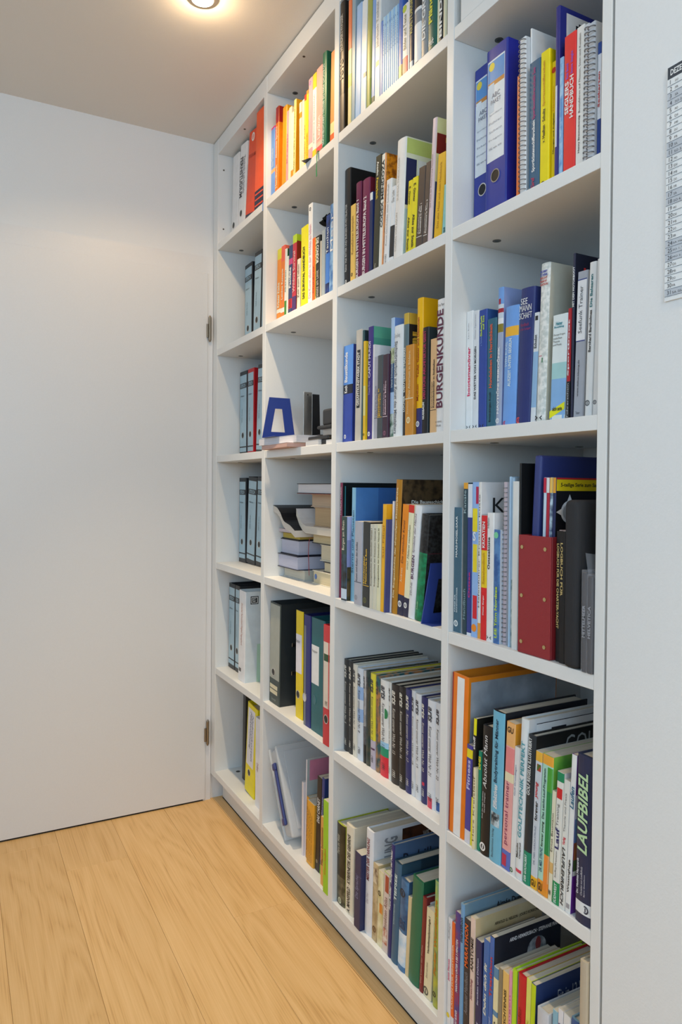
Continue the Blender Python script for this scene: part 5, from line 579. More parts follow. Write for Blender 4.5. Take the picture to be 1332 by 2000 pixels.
def lettering(s, st, fn, m, parent, name='lettering'):
    """fn maps (u along text 0..1, v across 0..1) to a point"""
    g = _T.get((s, st.replace('h', '')))
    if not g: return None
    return mesh(name, [fn(*p) for p in g[0]], g[1], m, parent)

# ------------------------------------------------------------------ the room shell
H = 2.5
def struct(o): o['kind'] = 'structure'; return o
fl = struct(box('floor', -.02, 4.42, -2.62, .40, -.05, -.0125, flat('screed', (.25, .22, .18), .9)))
yb = .0102
rows = []
k = 0
while yb > -2.62:
    rows.append((yb - .1895, yb)); yb -= .1895
joints = {0: [.770, 2.75], 1: [1.62, 3.6], 2: [.30, 2.30], 3: [.096, 2.05, 3.9], 4: [1.25, 3.2]}
for i, (ya, yc) in enumerate(rows):
    js = joints.get(i, [.4 + (i * .53) % 1.5, 2.5 + (i * .37) % 1.2])
    xs = [-.02] + [j for j in js if j > 0] + [4.42]
    for a, b in zip(xs, xs[1:]):
        o = box('plank', 0, b - a - .0005, 0, yc - ya - .0005, 0, .0125, OAK, fl, .0007, 1)
        o.location = (a, ya, -.0125)
# floor under the bookcase
o = box('plank', -.02, 4.42, .0107, .40, -.0125, 0, OAK, fl)

struct(box('ceiling', -.02, 4.42, -2.62, .40, H, H + .04, CEILP))
# door wall x=0 with the door opening
wl = []; wf = []
boxvf(-.15, -.006, -2.62, -.90, 0, H, wl, wf); boxvf(-.15, -.006, -.90, -.016, 2.045, H, wl, wf); boxvf(-.15, -.006, -.016, .40, 0, H, wl, wf)
struct(mesh('wall_door', wl, wf, WALLP))
struct(box('wall_back', -.02, 4.42, .395, .43, 0, H, WALLP))
# wall beside the bookcase
struct(box('wall_right', 1.8985, 4.42, -.0015, .02, 0, H, WALLP, None, .0008, 1))
wl = []; wf = []
for b_ in ((4.40, 4.55, -2.62, -2.31, 0, H), (4.40, 4.55, -.39, 0, 0, H), (4.40, 4.55, -2.31, -.39, 0, 1.26), (4.40, 4.55, -2.31, -.39, 2.30, H)): boxvf(*b_, wl, wf)
struct(mesh('wall_window', wl, wf, WALLP))
wl = []; wf = []
for b_ in ((-.02, 1.34, -2.75, -2.60, 0, H), (3.26, 4.42, -2.75, -2.60, 0, H), (1.34, 3.26, -2.75, -2.60, 0, 1.26), (1.34, 3.26, -2.75, -2.60, 2.30, H)): boxvf(*b_, wl, wf)
struct(mesh('wall_opposite', wl, wf, WALLP))
wl = []; wf = []
for b_ in ((4.42, 4.48, -2.31, -2.25, 1.26, 2.30), (4.42, 4.48, -.45, -.39, 1.26, 2.30), (4.42, 4.48, -2.25, -.45, 1.26, 1.31), (4.42, 4.48, -2.25, -.45, 2.25, 2.30), (4.42, 4.48, -1.38, -1.32, 1.31, 2.25)): boxvf(*b_, wl, wf)
struct(mesh('window_1', wl, wf, DOORP))
wl = []; wf = []
for b_ in ((1.34, 1.40, -2.68, -2.62, 1.26, 2.30), (3.20, 3.26, -2.68, -2.62, 1.26, 2.30), (1.40, 3.20, -2.68, -2.62, 1.26, 1.31), (1.40, 3.20, -2.68, -2.62, 2.25, 2.30), (2.27, 2.33, -2.68, -2.62, 1.31, 2.25)): boxvf(*b_, wl, wf)
struct(mesh('window_2', wl, wf, DOORP))

# door with its casing
tr = []; tf = []
boxvf(-.03, .004, -.040, -.0012, 0, 2.068, tr, tf); boxvf(-.03, .004, -.96, -.040, 1.99, 2.068, tr, tf); boxvf(-.03, .004, -.96, -.89, 0, 1.99, tr, tf)
struct(mesh('trim_1', tr, tf, DOORP))
door = struct(box('door_1', -.032, .009, -.893, -.0232, .006, 2.004, DOORP, None, .0015, 2))
box('threshold_gap_shade', -.03, .004, -.89, -.03, .0003, .005, DARKGAP, door)  # dark strip painted in for the shade under the door leaf
for zc in (1.795, .262):
    h = cyl('hinge', (.0155, -.0165, zc), 'z', .0058, .086, BRASS, door, 18)
    cyl('hinge_leaf', (.0155, -.0255, zc - .008), 'z', .0042, .050, BRASS, h, 14)
    cyl('hinge_cap', (.0155, -.0165, zc + .046), 'z', .005, .006, BRASS, h, 18, .003)
    cyl('hinge_cap', (.0155, -.0165, zc - .046), 'z', .003, .006, BRASS, h, 18, .005)

# ------------------------------------------------------------------ the built-in bookcase
XS = [(0.0, .0514), (.5038, .5296), (.9897, 1.0154), (1.4788, 1.5018), (1.8732, 1.8930)]
ZT = [2.4403, 2.1066, 1.7130, 1.3142, .9144, .5170, .1235]
TH = .0237; DEP = .375
bc = empty('bookcase', (0, 0, 0))
tag(bc, 'tall white built-in bookcase with four columns of open shelves', 'bookcase')
for i, (a, b) in enumerate(XS):
    box('side_panel' if i in (0, 4) else 'divider', a + .0003, b - .0003, 0, DEP, .0988, 2.4965, LACQ, bc, .0011, 2)
for ci in range(4):
    a = XS[ci][1]; b = XS[ci + 1][0]
    for ri in range(1, 7):
        s = box('shelf_board', a, b, .0008, DEP, ZT[ri] - TH, ZT[ri], LACQ, bc, .0009, 2)
        cy = .078
        for yy in (cy, .31):
            for xx in (a + .042, b - .042):
                if ri < 6:
                    k = ring('cam_fitting', (xx, yy, ZT[ri] - TH - .0008), 'z', .0045, .0085, .001, CAMLOCK, s, 16)
                    ring('cam_recess', (xx, yy, ZT[ri] - TH - .0004), 'z', 0, .0045, .0006, BLACKP, s, 12)
                elif xx < a + .1 and yy < .1 and ci < 2:
                    k = ring('cam_fitting', (xx, yy, ZT[ri]), 'z', .0045, .0085, .0006, CAMLOCK, s, 16)
                    ring('cam_recess', (xx, yy, ZT[ri]), 'z', 0, .0045, .0003, BLACKP, s, 12)
    s = box('top_board', a, b, .0008, DEP, ZT[0], 2.4965, LACQ, bc, .0009, 2)
    ring('cam_fitting', (a + .042, .078, ZT[0] - .0008), 'z', .0045, .0085, .001, CAMLOCK, s, 16)
    ring('cam_recess', (a + .042, .078, ZT[0] - .0004), 'z', 0, .0045, .0006, BLACKP, s, 12)
    ring('cam_fitting', ((a + b) / 2, .02, ZT[0] - .0008), 'z', .001, .004, .001, CAMLOCK, s, 12)
    box('back_panel', a, b, DEP - .008, DEP, .1, 2.44, LACQ, bc)
box('plinth', .012, 1.890, .046, .064, .0006, .0993, LACQ2, bc)
box('plinth_foot_shade', .012, 1.890, .0452, .046, .0003, .004, DARKGAP, bc)  # no real seal: dark strip for the shadow line where plinth meets floor
box('ceiling_gap_shade', .004, 1.889, .004, .30, 2.4965, 2.4998, DARKGAP, bc)  # dark fill for the shade in the gap between bookcase and ceiling
box('flap_door', 1.5195, 1.8712, .0022, .0200, 2.1078, 2.4385, LACQ, bc, .0012, 2)
for (x_, z_) in ((.0514, 2.385), (.0514, 2.165)):
    cyl('screw_cap', (x_ + .0002, .022, z_), 'x', .0032, .0006, CAMLOCK, bc, 12)
box('blue_marker_strip', .499, .5045, -.0012, -.0003, 2.080, 2.107, paper('#6f93cc'), bc)

# ------------------------------------------------------------------ books, binders and the like
ORD = ['first', 'second', 'third', 'fourth', 'fifth', 'sixth', 'seventh', 'eighth', 'ninth', 'tenth', 'eleventh', 'twelfth', 'thirteenth', 'fourteenth', 'fifteenth', 'sixteenth', 'seventeenth', 'eighteenth', 'nineteenth', 'twentieth'] + ['twenty-' + s for s in ('first', 'second', 'third', 'fourth', 'fifth', 'sixth', 'seventh', 'eighth', 'ninth')]
COLN = {1: 'first', 2: 'second', 3: 'third', 4: 'fourth'}
KN = {'h': ('hardcover_book', 'book'), 'p': ('paperback_book', 'book'), 'm': ('magazine', 'booklet'), 'b': ('ring_binder', 'binder'), 's': ('wire_bound_book', 'book')}
def place_words(col, row, n):
    return '%s column, %s shelf, %s from door' % (COLN[col], ORD[row - 1] if row > 1 else 'top', ORD[n])
def volume(col, row, n, d):
    x0, s, t, h, lean, kind, sp, cv, ex, desc, w = d
    t = t / 1000; h = h / 1000; s = s / 1000; x0 = x0 / 1000
    z = ZT[row] + .0002
    if lean > 0: z += t * math.sin(R(lean))
    nm, cat = KN[kind]
    if 'folder' in desc or 'sleeve' in desc: nm, cat = 'document_folder', 'folder'
    root = empty(nm, (x0, s, z), R(lean))
    tag(root, desc + ', ' + place_words(col, row, n), cat, 'volumes in %s column, %s shelf' % (COLN[col], ORD[row - 1] if row > 1 else 'top'))
    hard = kind in 'hb'
    tb = min(.0024 if hard else .0005, t * .2)
    ov = (.003 if kind == 'h' else (.009 if kind == 'b' else .0))
    bul = min(.0028, t * .10) if kind == 'h' else (.0006 if kind == 'b' else .0003)
    arc = lambda c: -bul * (1 - (2 * c - 1) ** 2)
    cs = [0, .06, .2, .35, .5, .65, .8, .94, 1.0]
    cr = min(.0015, t * .12)
    outl = [(0, w)] + [(c * t, arc(c) + (cr if c in (0, 1.0) else 0)) for c in cs] + [(t, w), (t - tb, w), (t - tb, tb + .001), (tb, tb + .001), (tb, w)]
    nsp = range(1, len(cs))
    bands = [e for e in ex if e[0] == 'S']
    zl = sorted(set([0., 1.] + [min(1, max(0, b[2])) for b in bands] + [min(1, max(0, b[3])) for b in bands]))
    mats = [paper(sp), paper(cv)] + [paper(b[1]) for b in bands]
    v = []; f = []; mi = []
    N = len(outl)
    for zz in zl: v += [(p[0], p[1], zz * h) for p in outl]
    for j in range(len(zl) - 1):
        zm = (zl[j] + zl[j + 1]) / 2
        sm = 0
        for bi, b in enumerate(bands):
            if b[2] <= zm <= b[3]: sm = 2 + bi
        for i in range(N):
            k2 = (i + 1) % N
            f.append((j * N + i, j * N + k2, (j + 1) * N + k2, (j + 1) * N + i)); mi.append(sm if i in nsp else 1)
    f.append(tuple(range(N - 1, -1, -1))); mi.append(1)
    f.append(tuple(range((len(zl) - 1) * N, len(zl) * N))); mi.append(1)
    me = bpy.data.meshes.new('cover'); me.from_pydata(v, [], f); me.update()
    for m in mats: me.materials.append(m)
    me.polygons.foreach_set('material_index', mi)
    cover = bpy.data.objects.new('cover', me); COL.objects.link(cover); cover.parent = root
    # page block
    pw = w - ov - .0005
    if kind == 'b':
        box('pages', tb + .0006, max(tb + .002, t * .72), .02, min(pw, .225), .006, min(h - .014, .300), pages_mat('#dcdcda'), root)
        box('lever_rail', t * .72, t - tb - .0004, .03, .06, .10, .22, STEEL, root) if t > .03 else None
    else:
        box('pages', tb + .0001, t - tb - .0001, tb + .0011, pw, ov + (.0004 if not hard else 0), h - ov - (.0004 if not hard else 0), pages_mat('#d9d2c2' if kind in 'hp' else '#dfe0e0'), root)
    lvl = [0]
    def spt(c, fz, off): return (c * t, arc(c) - off, fz * h)
    def patch_spine(code, c0, c1, f0, f1, name='spine_patch', rough=.42):
        lvl[0] += 1; off = .00015 + .00004 * lvl[0]
        pv = []; pf = []
        for i in range(6):
            c = c0 + (c1 - c0) * i / 5
            a = spt(c, f0, off); b = spt(c, f1, off)
            if c < .02 or c > .98: a = (a[0], a[1] + cr * .6, a[2]); b = (b[0], b[1] + cr * .6, b[2])
            pv += [a, b]
        for i in range(5): pf.append((2 * i, 2 * i + 2, 2 * i + 3, 2 * i + 1))
        return mesh(name, pv, pf, paper(code, rough), cover)
    def patch_cover(code, u0, u1, f0, f1, name='cover_print'):
        lvl[0] += 1; xo = t + .00015 + .00004 * lvl[0]
        y0 = .002 + u0 * (w - .004); y1 = .002 + u1 * (w - .004)
        return mesh(name, [(xo, y0, f0 * h), (xo, y1, f0 * h), (xo, y1, f1 * h), (xo, y0, f1 * h)], [(0, 1, 2, 3)], paper(code), cover)
    def disc(code, c, fz, r, name='emblem'):
        lvl[0] += 1; off = .0002 + .00004 * lvl[0]
        r = min(r, t * .42); fz = max(fz, (r + .0015) / h)
        P3 = lambda x, z: (c * t + x, arc(c) - off, fz * h + z)
        if code == '#1d2024':                       # publisher's mark: two facing brackets
            pv = []; pf = []
            for sg in (-1, 1):
                n = len(pv)
                pv += [P3(sg * r, r * .55), P3(sg * r * .25, 0), P3(sg * r, -r * .55), P3(sg * r, -r * .25), P3(sg * r * .62, 0), P3(sg * r, r * .25)]
                pf.append((n, n + 1, n + 2, n + 3, n + 4, n + 5))
            return mesh(name, pv, pf, paper(code), cover)
        if code in ('#f0d040', '#12804a', '#f08a20', '#7ad0a0', '#c03010', '#b8c83a', '#f0d030'):
            return mesh(name, [P3(r * math.cos(2 * math.pi * k / 14), r * math.sin(2 * math.pi * k / 14)) for k in range(14)], [tuple(range(14))], paper(code), cover)
        r *= .8; pv = []; pf = []                   # small ring-shaped signet with a bar
        for k in range(16):
            a_ = 2 * math.pi * k / 16
            pv += [P3(r * math.cos(a_), r * math.sin(a_)), P3(.62 * r * math.cos(a_), .62 * r * math.sin(a_))]
        for k in range(16):
            j = (k + 1) % 16; pf.append((2 * k, 2 * j, 2 * j + 1, 2 * k + 1))
        n = len(pv); pv += [P3(-.18 * r, -.5 * r), P3(.18 * r, -.5 * r), P3(.18 * r, .5 * r), P3(-.18 * r, .5 * r)]; pf.append((n, n + 1, n + 2, n + 3))
        return mesh(name, pv, pf, paper(code), cover)
    for e in ex:
        q = e[0]
        if q == 'P': patch_spine(*e[1:])
        elif q == 'C': patch_cover(*e[1:])
        elif q == 'D': disc(*e[1:])
        elif q == 'T':
            _, txt, colr, f0, f1, dr, st, c0, c1 = e
            o_ = .00075; yf = arc(min(max(.5, c0), c1)) - o_
            sp2 = lambda c, fz: (c * t, yf, fz * h)
            if dr == 'u': fn = lambda a, b: sp2(c1 - (c1 - c0) * b, f0 + (f1 - f0) * a)
            elif dr == 'd': fn = lambda a, b: sp2(c0 + (c1 - c0) * b, f1 - (f1 - f0) * a)
            else: fn = lambda a, b: sp2(c0 + (c1 - c0) * a, f0 + (f1 - f0) * b)
            lettering(txt, st, fn, paper(colr), cover, 'spine_lettering')
        elif q == 'K':
            _, txt, colr, u0, u1, f0, f1, dr, st = e
            xo = t + .0009
            if dr == 'h': fn = lambda a, b: (xo, (u0 + (u1 - u0) * a) * w, (f0 + (f1 - f0) * b) * h)
            else: fn = lambda a, b: (xo, (u1 - (u1 - u0) * b) * w, (f0 + (f1 - f0) * a) * h)
            lettering(txt, st, fn, paper(colr), cover, 'cover_lettering')
        elif q == 'H':
            _, code, c, fz = e
            rr = min(.0125, t * .34)
            zc = fz * h
            rg = ring('finger_ring', (c * t, arc(c) - .0011, zc), 'y', rr * .84, rr, .0012, CHROME if code != '#3b6f78' else paper(code), cover, 24)
            ring('finger_hole', (c * t, arc(c) - .0005, zc), 'y', 0, rr * .85, .0004, paper('#0b0c0d') if code[1] in '012' else paper(code), cover, 24)
        elif q == 'SLOT':
            _, u0, u1, fz = e
            ya, yc = u0 * w * .55, u1 * w * .55
            box('metal_slot', t, t + .0016, ya, yc, fz * h - .006, fz * h + .006, CHROME, cover, .0006, 1)
            box('slot_opening', t + .0015, t + .0019, ya + .003, yc - .003, fz * h - .0025, fz * h + .0025, BLACKP, cover)
        elif q == 'RIB':
            pv = []; pf = []
            pts = [(.006, -.0045, .012), (.005, -.0055, .003), (.005, -.0165, .0012), (.006, -.0185, -.012), (.0075, -.019, -.03), (.005, -.0188, -.05), (.007, -.019, -.068)]
            for i, p in enumerate(pts):
                wd = .0035 if i not in (4,) else .0022
                pv += [(p[0] - wd, p[1], p[2]), (p[0] + wd, p[1] - .0008, p[2])]
            for i in range(len(pts) - 1): pf.append((2 * i, 2 * i + 1, 2 * i + 3, 2 * i + 2))
            o = mesh('ribbon_bookmark', pv, pf, paper(e[1]), root); md = o.modifiers.new('thick', 'SOLIDIFY'); md.thickness = .0005
        elif q == 'TREE':
            xo = t + .0008
            for (cy_, cz_, ry_, rz_) in ((.055, .262, .020, .016), (.040, .248, .016, .010), (.075, .245, .018, .010), (.057, .228, .005, .03)):
                mesh('cover_picture', [(xo, cy_ + ry_ * math.cos(2 * math.pi * k / 16) * (1 + .25 * math.sin(5 * k)), cz_ + rz_ * math.sin(2 * math.pi * k / 16) * (1 + .25 * math.cos(3 * k))) for k in range(16)], [tuple(range(16))], paper(e[1]), cover)
        elif q == 'DAISY':
            _, u, fz, r = e
            xo = t + .0008; cy_ = u * w; cz_ = fz * h
            pv = []; pf = []
            for k in range(14):
                a = 2 * math.pi * k / 14; b0 = len(pv)
                for (rr, da) in ((.25 * r, 0), (.7 * r, .16), (r, 0), (.7 * r, -.16)):
                    pv.append((xo, cy_ + rr * math.cos(a + da), cz_ + rr * math.sin(a + da)))
                pf.append((b0, b0 + 1, b0 + 2, b0 + 3))
            mesh('cover_picture', pv, pf, paper('#e8e6e0'), cover)
            mesh('cover_picture', [(xo + .0001, cy_ + r * .27 * math.cos(2 * math.pi * k / 12), cz_ + r * .27 * math.sin(2 * math.pi * k / 12)) for k in range(12)], [tuple(range(12))], paper('#3a3418'), cover)
        elif q == 'ARC':
            xo = t + .0008; pv = []; pf = []
            for k in range(25):
                a = R(95 + k * 3.4)
                for rr in (.150, .1512): pv.append((xo, .205 + rr * math.cos(a), .075 + rr * math.sin(a)))
            for k in range(24): pf.append((2 * k, 2 * k + 1, 2 * k + 3, 2 * k + 2))
            mesh('cover_picture', pv, pf, paper(e[1]), cover)
        elif q == 'DIAG':
            _, code, f0, f1 = e
            d_ = (f1 - f0) * .45
            a = [spt(0, f0, .0006), spt(1, f1 - d_, .0006), spt(1, f1, .0006), spt(0, f0 + d_, .0006)]
            mesh('spine_band', a, [(0, 1, 2, 3)], paper(code), cover)
        elif q == 'HELM':
            xo = t + .0008
            mesh('cover_picture', [(xo, .105 + .024 * math.cos(2 * math.pi * k / 18), .203 + .024 * math.sin(2 * math.pi * k / 18)) for k in range(18)], [tuple(range(18))], paper('#b8bcc2/#6a7078/50'), cover)
            mesh('cover_picture', [(xo + .0001, .108 + .007 * math.cos(2 * math.pi * k / 10), .212 + .014 * math.sin(2 * math.pi * k / 10)) for k in range(10)], [tuple(range(10))], paper('#7a2a30'), cover)
        elif q == 'GLOSS':
            patch_spine('#dfe4ee', .12, .40, .62, .79, 'label_sleeve', .08)
    if kind == 's':
        pv = []; pf = []
        nr = int(h / .0085)
        for i in range(nr):
            zc = .006 + i * .0085; rr = max(.0036, t * .5)
            b0 = len(pv)
            for k in range(10):
                a = 2 * math.pi * k / 10
                for da, dz in ((-.0006, -.0007), (.0006, -.0007), (.0006, .0007), (-.0006, .0007)):
                    pv.append((t / 2 + (rr + da) * math.cos(a), -.0005 + (rr * .8 + da) * math.sin(a), zc + dz))
            for k in range(10):
                a0 = b0 + 4 * k; a1 = b0 + 4 * ((k + 1) % 10)
                for q2 in range(4): pf.append((a0 + q2, a0 + (q2 + 1) % 4, a1 + (q2 + 1) % 4, a1 + q2))
        mesh('wire_coil', pv, pf, flat('wire', (.22, .22, .23), .35, .5, .6), root)
    return root
for _col, _row, _bk in DATA:
    for _n, _d in enumerate(_bk):
        volume(_col, _row, _n, (_d[0], _d[1], _d[2], _d[3], _d[4], _d[5], _d[6], _d[7], _d[8], _d[9], _d[10] / 1000))

# ------------------------------------------------------------------ things that are not standing in a row
def flatbook(name, label, cat, x0, x1, y0, y1, z0, z1, cov, pag, grp, rz=0., hard=True, open_side='y'):
    """a book lying flat, fore edge or tail towards the front"""
    root = empty(name, (x0, y0, z0), 0, rz); tag(root, label, cat, grp)
    W = x1 - x0; D = y1 - y0; T = z1 - z0; tb = .0022 if hard else .0005; ov = .003 if hard else 0.
    box('cover', 0, W, 0, D, 0, tb, paper(cov), root, .0004, 1)
    box('cover', 0, W, 0, D, T - tb, T, paper(cov), root, .0004, 1)
    if hard: box('spine', 0, W, D - tb, D + .0005, tb, T - tb, paper(cov), root)
    m = pages_flat(pag)
    box('pages', ov, W - ov, ov, D - tb - .0005, tb + .0001, T - tb - .0001, m, root)
    return root
def pages_flat(code):
    k = ('pf', code)
    if k in _M: return _M[k]
    m, nt, b = base('paper_edge_flat', .85, .1)
    tc = nt.nodes.new('ShaderNodeTexCoord'); mp = nt.nodes.new('ShaderNodeMapping'); n = nt.nodes.new('ShaderNodeTexNoise')
    mp.inputs['Scale'].default_value = (6, 6, 1400)
    nt.links.new(tc.outputs['Object'], mp.inputs['Vector']); nt.links.new(mp.outputs['Vector'], n.inputs['Vector']); n.inputs['Scale'].default_value = 1
    r = nt.nodes.new('ShaderNodeValToRGB'); a = lin(code)
    r.color_ramp.elements[0].position = .3; r.color_ramp.elements[1].position = .7
    r.color_ramp.elements[0].color = (*[c * .8 for c in a], 1); r.color_ramp.elements[1].color = (*a, 1)
    nt.links.new(n.outputs['Fac'], r.inputs['Fac']); nt.links.new(r.outputs['Color'], b.inputs['Base Color'])
    _M[k] = m; return m
def slab_curve(name, x0, x1, y0, y1, prof, th, m, parent):
    """a limp block of paper: prof(u) gives the height of its underside along x"""
    v = []; f = []; n = 14
    for i in range(n + 1):
        u = i / n; x = x0 + (x1 - x0) * u
        for y in (y0, y1):
            v += [(x, y, prof(u)), (x, y, prof(u) + th)]
    for i in range(n):
        a = 4 * i; b = a + 4
        f += [(a, b, b + 1, a + 1), (a + 2, a + 3, b + 3, b + 2), (a, a + 2, b + 2, b), (a + 1, b + 1, b + 3, a + 3)]
    f += [(0, 1, 3, 2), (4 * n, 4 * n + 2, 4 * n + 3, 4 * n + 1)]
    return mesh(name, v, f, m, parent, None, False)
Z4 = ZT[4] + .0003
GA = 'books piled flat in the second column'
# pile near the partition
flatbook('hardcover_book', 'pale grey book lying flat at the bottom of the left pile by the partition', 'book', .5320, .690, .066, .27, Z4, Z4 + .0315, '#c9cbc8', '#d6d2c4', GA)
flatbook('hardcover_book', 'thick navy-bound book lying flat, second from bottom of the pile', 'book', .5325, .682, .046, .25, Z4 + .0318, Z4 + .0745, '#15182c', '#c9cbe0', GA)
flatbook('hardcover_book', 'thick dark-bound book with lavender-white pages, third in the pile', 'book', .5330, .668, .056, .25, Z4 + .0748, Z4 + .1215, '#20222e', '#cccde0', GA)
flatbook('hardcover_book', 'yellowed slim book with black covers under the curled magazine', 'book', .5345, .668, .060, .24, Z4 + .1218, Z4 + .1425, '#1d1c1c', '#d0b860', GA)
flatbook('paperback_book', 'small pinkish paperback under the curled black magazine', 'book', .5325, .622, .050, .22, Z4 + .1428, Z4 + .1530, '#b8a8ac', '#d8ccd0', GA, 0, False)
mg = empty('magazine', (0, 0, Z4 + .1545)); tag(mg, 'curled black-covered magazine drooping over the pile of books', 'magazine')
def prof(u):
    k = [(0, .052), (.2, .045), (.35, .030), (.45, .012), (.53, .003), (.6, .001), (.8, -.006), (1.0001, -.020)]
    for (a, p), (b, q) in zip(k, k[1:]):
        if u <= b: return p + (q - p) * (u - a) / (b - a)
    return -.020
slab_curve('pages', .533, .700, .030, .235, prof, .020, pages_flat('#ded6cc'), mg)
slab_curve('cover', .533, .700, .029, .236, lambda u: prof(u) + .0201, .0006, paper('#17161a'), mg)
slab_curve('cover_print', .60, .66, .14, .20, lambda u: prof((.067 + .06 * u) / .167) + .0209, .0003, paper('#5a6a2a'), mg)
# pile further out, beside the next partition
GB = 'books piled flat beside the blank partition'
XB = .9850
flatbook('hardcover_book', 'cream book with blue emblem at the bottom of the front pile', 'book', .735, XB, .072, .25, Z4, Z4 + .0395, '#e2dccb', '#dccfae', GB)
bl = cyl('page_emblem', (.752, .0745, Z4 + .021), 'y', .008, .0006, paper('#4a70b0'), None, 14)
bl.parent = [o for o in bpy.data.objects if o.name.startswith('hardcover_book') and o.get('group') == GB][0]; bl.location = (-.735, -.072, -Z4); 
flatbook('hardcover_book', 'black-bound flat book above the emblem book', 'book', .80, XB, .075, .26, Z4 + .0398, Z4 + .0700, '#1a1a1c', '#cfc4a8', GB)
flatbook('hardcover_book', 'cream rounded book in the middle of the front pile', 'book', .772, XB, .078, .26, Z4 + .0703, Z4 + .1180, '#ded6c2', '#d8ceb4', GB)
rb = flatbook('hardcover_book', 'dark red-ribboned book lying flat in the front pile', 'book', .722, XB, .076, .26, Z4 + .1183, Z4 + .1480, '#1c1a1a', '#d6c6a0', GB)
pv = []; pf = []
for i, (a, b, c) in enumerate([(.004, .004, .016), (-.004, -.004, .014), (-.008, -.006, .0), (-.010, -.006, -.035), (-.006, -.006, -.075), (-.004, -.006, -.098)]):
    pv += [(a - .0028, b, c), (a + .0028, b - .001, c)]
    if i: pf.append((2 * i - 2, 2 * i - 1, 2 * i + 1, 2 * i))
o = mesh('ribbon_bookmark', pv, pf, paper('#8a1424'), rb); o.modifiers.new('thick', 'SOLIDIFY').thickness = .0005
mg = empty('magazine', (0, 0, Z4 + .1483)); tag(mg, 'limp white paperback curling up at its edge in the front pile', 'magazine')
prof2 = lambda u: .050 * (1 - min(1, u / .22)) ** 2
slab_curve('pages', .660, XB, .052, .25, prof2, .0205, pages_flat('#d9d2c6'), mg)
slab_curve('cover', .660, XB, .051, .251, lambda u: prof2(u) + .0206, .0006, paper('#e0dcd6'), mg)
flatbook('hardcover_book', 'tan-paged thick book lying flat below the beige one', 'book', .735, XB, .075, .25, Z4 + .1700, Z4 + .2260, '#b89c7c', '#c8ab86', GB)
flatbook('hardcover_book', 'beige rounded book lying second from the top of the front pile', 'book', .708, XB, .078, .25, Z4 + .2263, Z4 + .2645, '#cdb9a0', '#cfb89c', GB)
flatbook('hardcover_book', 'white-paged book with black top and red underside crowning the front pile', 'book', .668, XB, .050, .25, Z4 + .2658, Z4 + .2960, '#26262a', '#dcd8da', GB)
o = box('red_underside', .668, XB, .050, .25, Z4 + .2650, Z4 + .2657, paper('#b03038')); 
o.parent = [q for q in bpy.data.objects if q.get('label', '').startswith('white-paged book')][0]; o.location = (-.668, -.050, -(Z4 + .2658))

# papers and desk things on the middle shelf of the second column
Z3 = ZT[3] + .0003
def sheaf(label, x0, x1, y0, y1, z0, z1, cov, pag, rz=0.):
    root = empty('brochure', (x0, y0, z0), 0, rz); tag(root, label, 'brochure', 'brochures under the blue bookend')
    box('pages', 0, x1 - x0, 0, y1 - y0, 0, z1 - z0 - .0006, pages_flat(pag), root)
    box('cover', 0, x1 - x0, -.0004, y1 - y0, z1 - z0 - .0005, z1 - z0, paper(cov), root)
    return root
sheaf('white and coral brochure at the very bottom under the blue bookend', .560, .780, -.022, .19, Z3, Z3 + .0125, '#e8e2e2', '#d8b0a4', R(-3))
sheaf('thick white catalogue lying flat directly under the blue bookend', .557, .800, -.030, .25, Z3 + .0128, Z3 + .0340, '#dcdce0', '#dedce2', R(4))
sheaf('grey-white leaflet lying between the catalogue and the black tray', .825, .905, .004, .25, Z3, Z3 + .0150, '#e2e2e4', '#dcdcde')
sheaf('small white pad lying beside the second partition', .940, .985, .010, .20, Z3, Z3 + .0120, '#ececee', '#e2e2e4')
def blue_bookend(label, X, y0, z0):
    root = empty('metal_bookend', (X, y0, z0)); tag(root, label, 'bookend', 'blue trapezoid bookends')
    # trapezoid plate with a trapezoid window, standing in the plane of the book covers
    o_ = [(0, 0), (.110, 0), (.091, .126), (.023, .126)]
    i_ = [(.029, .020), (.076, .020), (.066, .092), (.042, .092)]
    v = []; f = []
    for x in (-.0016, .0016):
        v += [(x, a, b) for a, b in o_] + [(x, a, b) for a, b in i_]
    for k in range(4):
        j = (k + 1) % 4
        f += [(k, 4 + k, 4 + j, j), (8 + k, 8 + j, 12 + j, 12 + k), (k, j, 8 + j, 8 + k), (4 + k, 12 + k, 12 + j, 4 + j)]
    mesh('plate', v, f, BLUEMET, root)
    box('foot', .0016, .095 if X < 1 else .036, .002, .108, 0, .0016, BLUEMET, root)
    return root
blue_bookend('blue trapezoid bookend standing on white catalogues beside the lever arch files', .600, -.037, Z3 + .0345)
blue_bookend('blue trapezoid bookend holding up the black speckled notebook', 1.4112, -.002, ZT[4] + .0003)
g = empty('metal_bookend', (.74, .036, Z3 + .0345)); tag(g, 'upright brushed grey steel bookend behind the blue one', 'bookend')
box('plate', 0, .0018, 0, .027, 0, .130, STEEL, g, .0004, 1); box('foot', .0018, .020, 0, .016, 0, .0016, STEEL, g); cyl('hole', (.0019, .013, .122), 'x', .002, .0006, BLACKP, g, 10)
g = empty('metal_bookend', (.762, .054, Z3 + .0345)); tag(g, 'upright black metal bookend beside the grey steel one', 'bookend')
v = [(0, 0, 0), (.002, 0, 0), (.002, .026, 0), (0, .026, 0), (0, 0, .122), (.002, 0, .122), (.002, .022, .122), (0, .022, .122)]
mesh('plate', v, [(0, 3, 2, 1), (4, 5, 6, 7), (0, 1, 5, 4), (1, 2, 6, 5), (2, 3, 7, 6), (3, 0, 4, 7)], BLACKP, g); box('foot', .002, .050, 0, .026, 0, .0016, BLACKP, g)
g = empty('hole_punch', (.845, .008, Z3 + .0155)); tag(g, 'black desk hole punch lying beside the upright bookends', 'hole punch')
